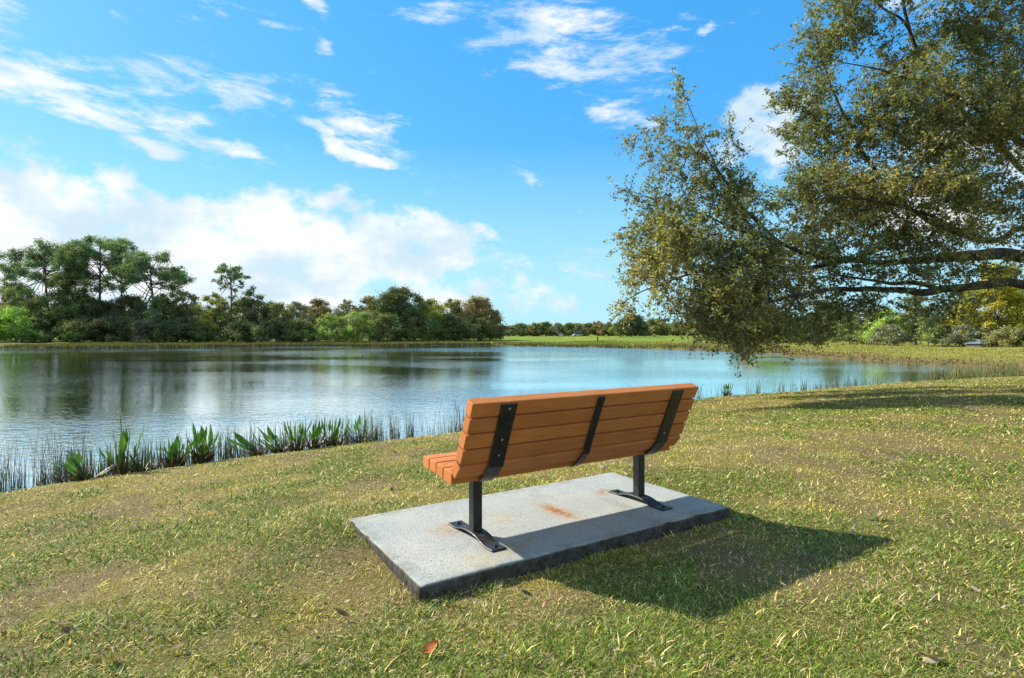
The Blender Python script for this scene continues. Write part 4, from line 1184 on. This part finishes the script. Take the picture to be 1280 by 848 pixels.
def rush(x, y, h, w, col):
    z0 = WZ - .08
    lean_ = rr_.normal(size=2) * .11 * h; a = rr_.random() * 3.14
    wx_, wy_ = math.cos(a) * w / 2, math.sin(a) * w / 2
    o_ = len(V)
    for t_, s_ in ((0, 1), (.55, .9), (1, .35)):
        bx, by = x + lean_[0] * t_ * t_, y + lean_[1] * t_ * t_
        for k in range(3):
            an = a + k * 2.094; V.append((bx + math.cos(an) * w * .5 * s_, by + math.sin(an) * w * .5 * s_, z0 + (h + .08) * t_)); C.append(col)
    for i in range(2):
        for k in range(3): Q.append((o_ + i * 3 + k, o_ + i * 3 + (k + 1) % 3, o_ + i * 3 + 3 + (k + 1) % 3, o_ + i * 3 + 3 + k))


def rush_run(p0, p1, n, hpx, out_px, cl):
    for i in range(n):
        t_ = rr_.random()
        if vnoise(np.array([t_ * 40 + cl]), np.array([cl * 3.]), 2.2, 2)[0] < .42 and rr_.random() < .8: continue
        px = p0[0] + (p1[0] - p0[0]) * t_; py = p0[1] + (p1[1] - p0[1]) * t_
        base_py = np.interp(px, [q_[0] for q_ in near_px], [q_[1] for q_ in near_px])
        py = base_py - abs(rr_.normal()) * out_px
        P_xy = shore(px, max(py, HY + 5)); h = hpx / 710.95 * P_xy[1] * (.18 + .95 * rr_.random() ** 1.6)
        b_ = rr_.uniform(.6, 1.3); col = np.array((.17, .14, .095)) if rr_.random() < .55 else np.array((.12, .145, .045))
        rush(P_xy[0], P_xy[1], h, rr_.uniform(.0035, .006) * max(1, P_xy[1] / 9), tuple(col * b_))


rush_run((-60, 0), (105, 0), 520, 66, 8, 1)
rush_run((60, 0), (300, 0), 900, 44, 5, 2)
rush_run((280, 0), (320, 0), 150, 30, 6, 3)
rush_run((300, 0), (470, 0), 600, 40, 4, 4)
rush_run((430, 0), (600, 0), 1150, 34, 5, 5)
rush_run((590, 0), (880, 0), 300, 24, 4, 6)
rush_run((860, 0), (1010, 0), 300, 20, 2, 7)
rush_run((1000, 0), (1180, 0), 620, 15, 2.5, 8)
tag(mesh_obj('rushes', np.array(V), quads=np.array(Q), mat=M_plant, colors=np.array(C)), 'thin grey-brown rush stems standing along the near water edge', 'rushes', kind='stuff')
# grass-like reeds in the right-hand corner of the lake
V, Q, C = [], [], []
for i in range(520):
    px = rr_.uniform(1165, 1330); py = np.interp(px, [q_[0] for q_ in near_px], [q_[1] for q_ in near_px]) - abs(rr_.normal()) * 3.2 * min(1, (px - 1140) / 70) - .5
    xy = shore(px, max(py, 462)); b_ = rr_.uniform(.6, 1.25)
    col = np.array((.16, .19, .045)) if rr_.random() < .6 else np.array((.27, .23, .10))
    rush(xy[0], xy[1], rr_.uniform(.25, .62), rr_.uniform(.018, .034), tuple(col * b_))
tag(mesh_obj('reeds', np.array(V), quads=np.array(Q), mat=M_plant, colors=np.array(C)), 'yellow-green reeds filling the right-hand corner of the lake', 'reeds', kind='stuff')

# rough grass along the far banks (too fine to count)
n = 60000
seglen = np.hypot(*(far_shore[1:] - far_shore[:-1]).T)[:19]
pick = RNG.choice(19, n, p=seglen / seglen.sum()); t_ = RNG.random(n)
A_ = far_shore[:-1][pick]; B_ = far_shore[1:][pick]
dirs = (B_ - A_) / np.linalg.norm(B_ - A_, axis=1)[:, None]; nrm_o = np.stack([dirs[:, 1], -dirs[:, 0]], 1)
P = A_ + (B_ - A_) * t_[:, None] + nrm_o * (RNG.random(n) ** 1.6 * 22)[:, None]
keep = ~in_poly(P, lake) & (seg_dist(P, near_shore, False) > 4)
P = P[keep]; n = len(P); z = height(P); dd = P[:, 1]
edge = seg_dist(P, far_shore, False)
hh = (.06 + .10 * RNG.random(n) + .22 * (edge < 1.2) * RNG.random(n)) * np.clip(dd / 60, .7, 1.6); ww = .05 * dd / 50 * (.6 + .8 * RNG.random(n))
fa = RNG.random(n) * np.pi; wv = np.column_stack([np.cos(fa) * ww, np.sin(fa) * ww, np.zeros(n)])
base = np.column_stack([P, z - .02]); tp = base + np.column_stack([RNG.normal(size=n) * .05, RNG.normal(size=n) * .05, hh])
V = np.stack([base - wv, base + wv, tp], 1).reshape(-1, 3)
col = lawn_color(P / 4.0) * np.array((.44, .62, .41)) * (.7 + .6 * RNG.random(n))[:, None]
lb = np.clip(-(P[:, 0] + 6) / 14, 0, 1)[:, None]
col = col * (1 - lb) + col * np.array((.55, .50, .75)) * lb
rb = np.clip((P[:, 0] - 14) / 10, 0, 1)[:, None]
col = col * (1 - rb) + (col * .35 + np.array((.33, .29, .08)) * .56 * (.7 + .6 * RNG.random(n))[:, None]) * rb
brn = (edge < 1.0) & (RNG.random(n) < .6)
col = np.where(brn[:, None], np.array((.17, .12, .07)) * (.7 + .5 * RNG.random(n))[:, None], col)
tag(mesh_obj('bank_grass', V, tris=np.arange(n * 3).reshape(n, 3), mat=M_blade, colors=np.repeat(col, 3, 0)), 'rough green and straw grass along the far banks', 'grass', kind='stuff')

# ------------------------------------------------------------------ small far things
def simple_mat(name, col, rough=.6, sc=6, amt=.25):
    m, nt, out = new_mat(name)
    tc_ = nt.node('ShaderNodeTexCoord'); n_ = nt.noise(tc_.outputs['Object'], sc, 5, .6)
    c = nt.mix(nt.rng(n_, .35, .65, 0, amt), col, tuple(x * .5 for x in col))
    p = nt.node('ShaderNodeBsdfPrincipled'); p.inputs['Roughness'].default_value = rough; nt.link(c, p.inputs['Base Color']); nt.link(p.outputs[0], out.inputs[0])
    return m


def box_bm(bm, x0, x1, y0, y1, z0, z1, bev=0):
    g_ = bmesh.ops.create_cube(bm, size=1, matrix=Matrix.Translation(((x0 + x1) / 2, (y0 + y1) / 2, (z0 + z1) / 2)) @ Matrix.Diagonal((x1 - x0, y1 - y0, z1 - z0, 1)))
    if bev:
        es = list({e for v_ in g_['verts'] for e in v_.link_edges}); bmesh.ops.bevel(bm, geom=es, offset=bev, segments=2, affect='EDGES')


M_roof = simple_mat('grey_metal_roof', (.11, .14, .16), .6)
M_shedwall = simple_mat('dark_shed_wall', (.10, .095, .085), .8)
d = 62; x, y = px_place(1226, d); z0 = gz(x, y)
shed = thing('shed', 'low shed with blue-grey hipped roof peeking out below the golden tree', 'shed', (x, y, z0), R(12))
bm = bmesh.new(); box_bm(bm, -.95, .95, -.8, .8, 0, .30); bm_obj('wall', bm, M_shedwall, shed)
bm = bmesh.new()
vs_ = [bm.verts.new(c) for c in ((-1.15, -1, .30), (1.15, -1, .30), (1.15, 1, .30), (-1.15, 1, .30), (-.25, 0, .78), (.55, 0, .78))]
for f_ in ((0, 1, 5, 4), (1, 2, 5), (2, 3, 4, 5), (3, 0, 4), (3, 2, 1, 0)): bm.faces.new([vs_[i] for i in f_])
bmesh.ops.recalc_face_normals(bm, faces=bm.faces); bm_obj('roof', bm, M_roof, shed)

M_wpaint = simple_mat('white_paint', (.55, .55, .53), .35, 3, .1); M_glass = simple_mat('dark_glass', (.03, .035, .04), .1); M_tyre = simple_mat('tyre_rubber', (.02, .02, .02), .8)


def far_car(px, lab, rz):
    d = 238; x, y = px_place(px, d)
    car = thing('parked_car', lab, 'car', (x, y, gz(x, y)), R(rz))
    bm = bmesh.new(); box_bm(bm, -2.1, 2.1, -.85, .85, .35, .88, .12); bm_obj('body', bm, M_wpaint, car)
    bm = bmesh.new(); vs_ = [bm.verts.new(c) for c in ((-1.5, -.78, .882), (1.2, -.78, .882), (1.2, .78, .882), (-1.5, .78, .882), (-1.1, -.65, 1.45), (.6, -.65, 1.45), (.6, .65, 1.45), (-1.1, .65, 1.45))]
    for f_ in ((3, 2, 1, 0), (4, 5, 6, 7), (0, 1, 5, 4), (1, 2, 6, 5), (2, 3, 7, 6), (3, 0, 4, 7)): bm.faces.new([vs_[i] for i in f_])
    bm_obj('cabin', bm, M_glass, car)
    bm = bmesh.new(); box_bm(bm, -1.1, .6, -.66, .66, 1.452, 1.50, .02); bm_obj('roof', bm, M_wpaint, car)
    for wx_ in (-1.3, 1.3):
        for wy_ in (-.80, .80):
            bm = bmesh.new(); bmesh.ops.create_cone(bm, cap_ends=True, segments=16, radius1=.33, radius2=.33, depth=.22, matrix=Matrix.Translation((wx_, wy_, .33)) @ Matrix.Rotation(R(90), 4, 'X'))
            bm_obj('wheel', bm, M_tyre, car)


far_car(702, 'tiny white car under the distant treeline, left one of two', 75)
far_car(722, 'tiny white car under the distant treeline, right one of two', 20)
d = 100; x, y = px_place(747, d)
M_post = simple_mat('dark_timber', (.05, .045, .03), .9)
bm = bmesh.new(); bmesh.ops.create_cone(bm, cap_ends=True, segments=10, radius1=.13, radius2=.11, depth=.95, matrix=Matrix.Translation((0, 0, .42)))
bmesh.ops.create_cone(bm, cap_ends=True, segments=10, radius1=.11, radius2=.03, depth=.08, matrix=Matrix.Translation((0, 0, .935)))
o = bm_obj('marker_post', bm, M_post); o.location = (x, y, gz(x, y)); tag(o, 'small dark marker post standing alone on the far lawn', 'post')
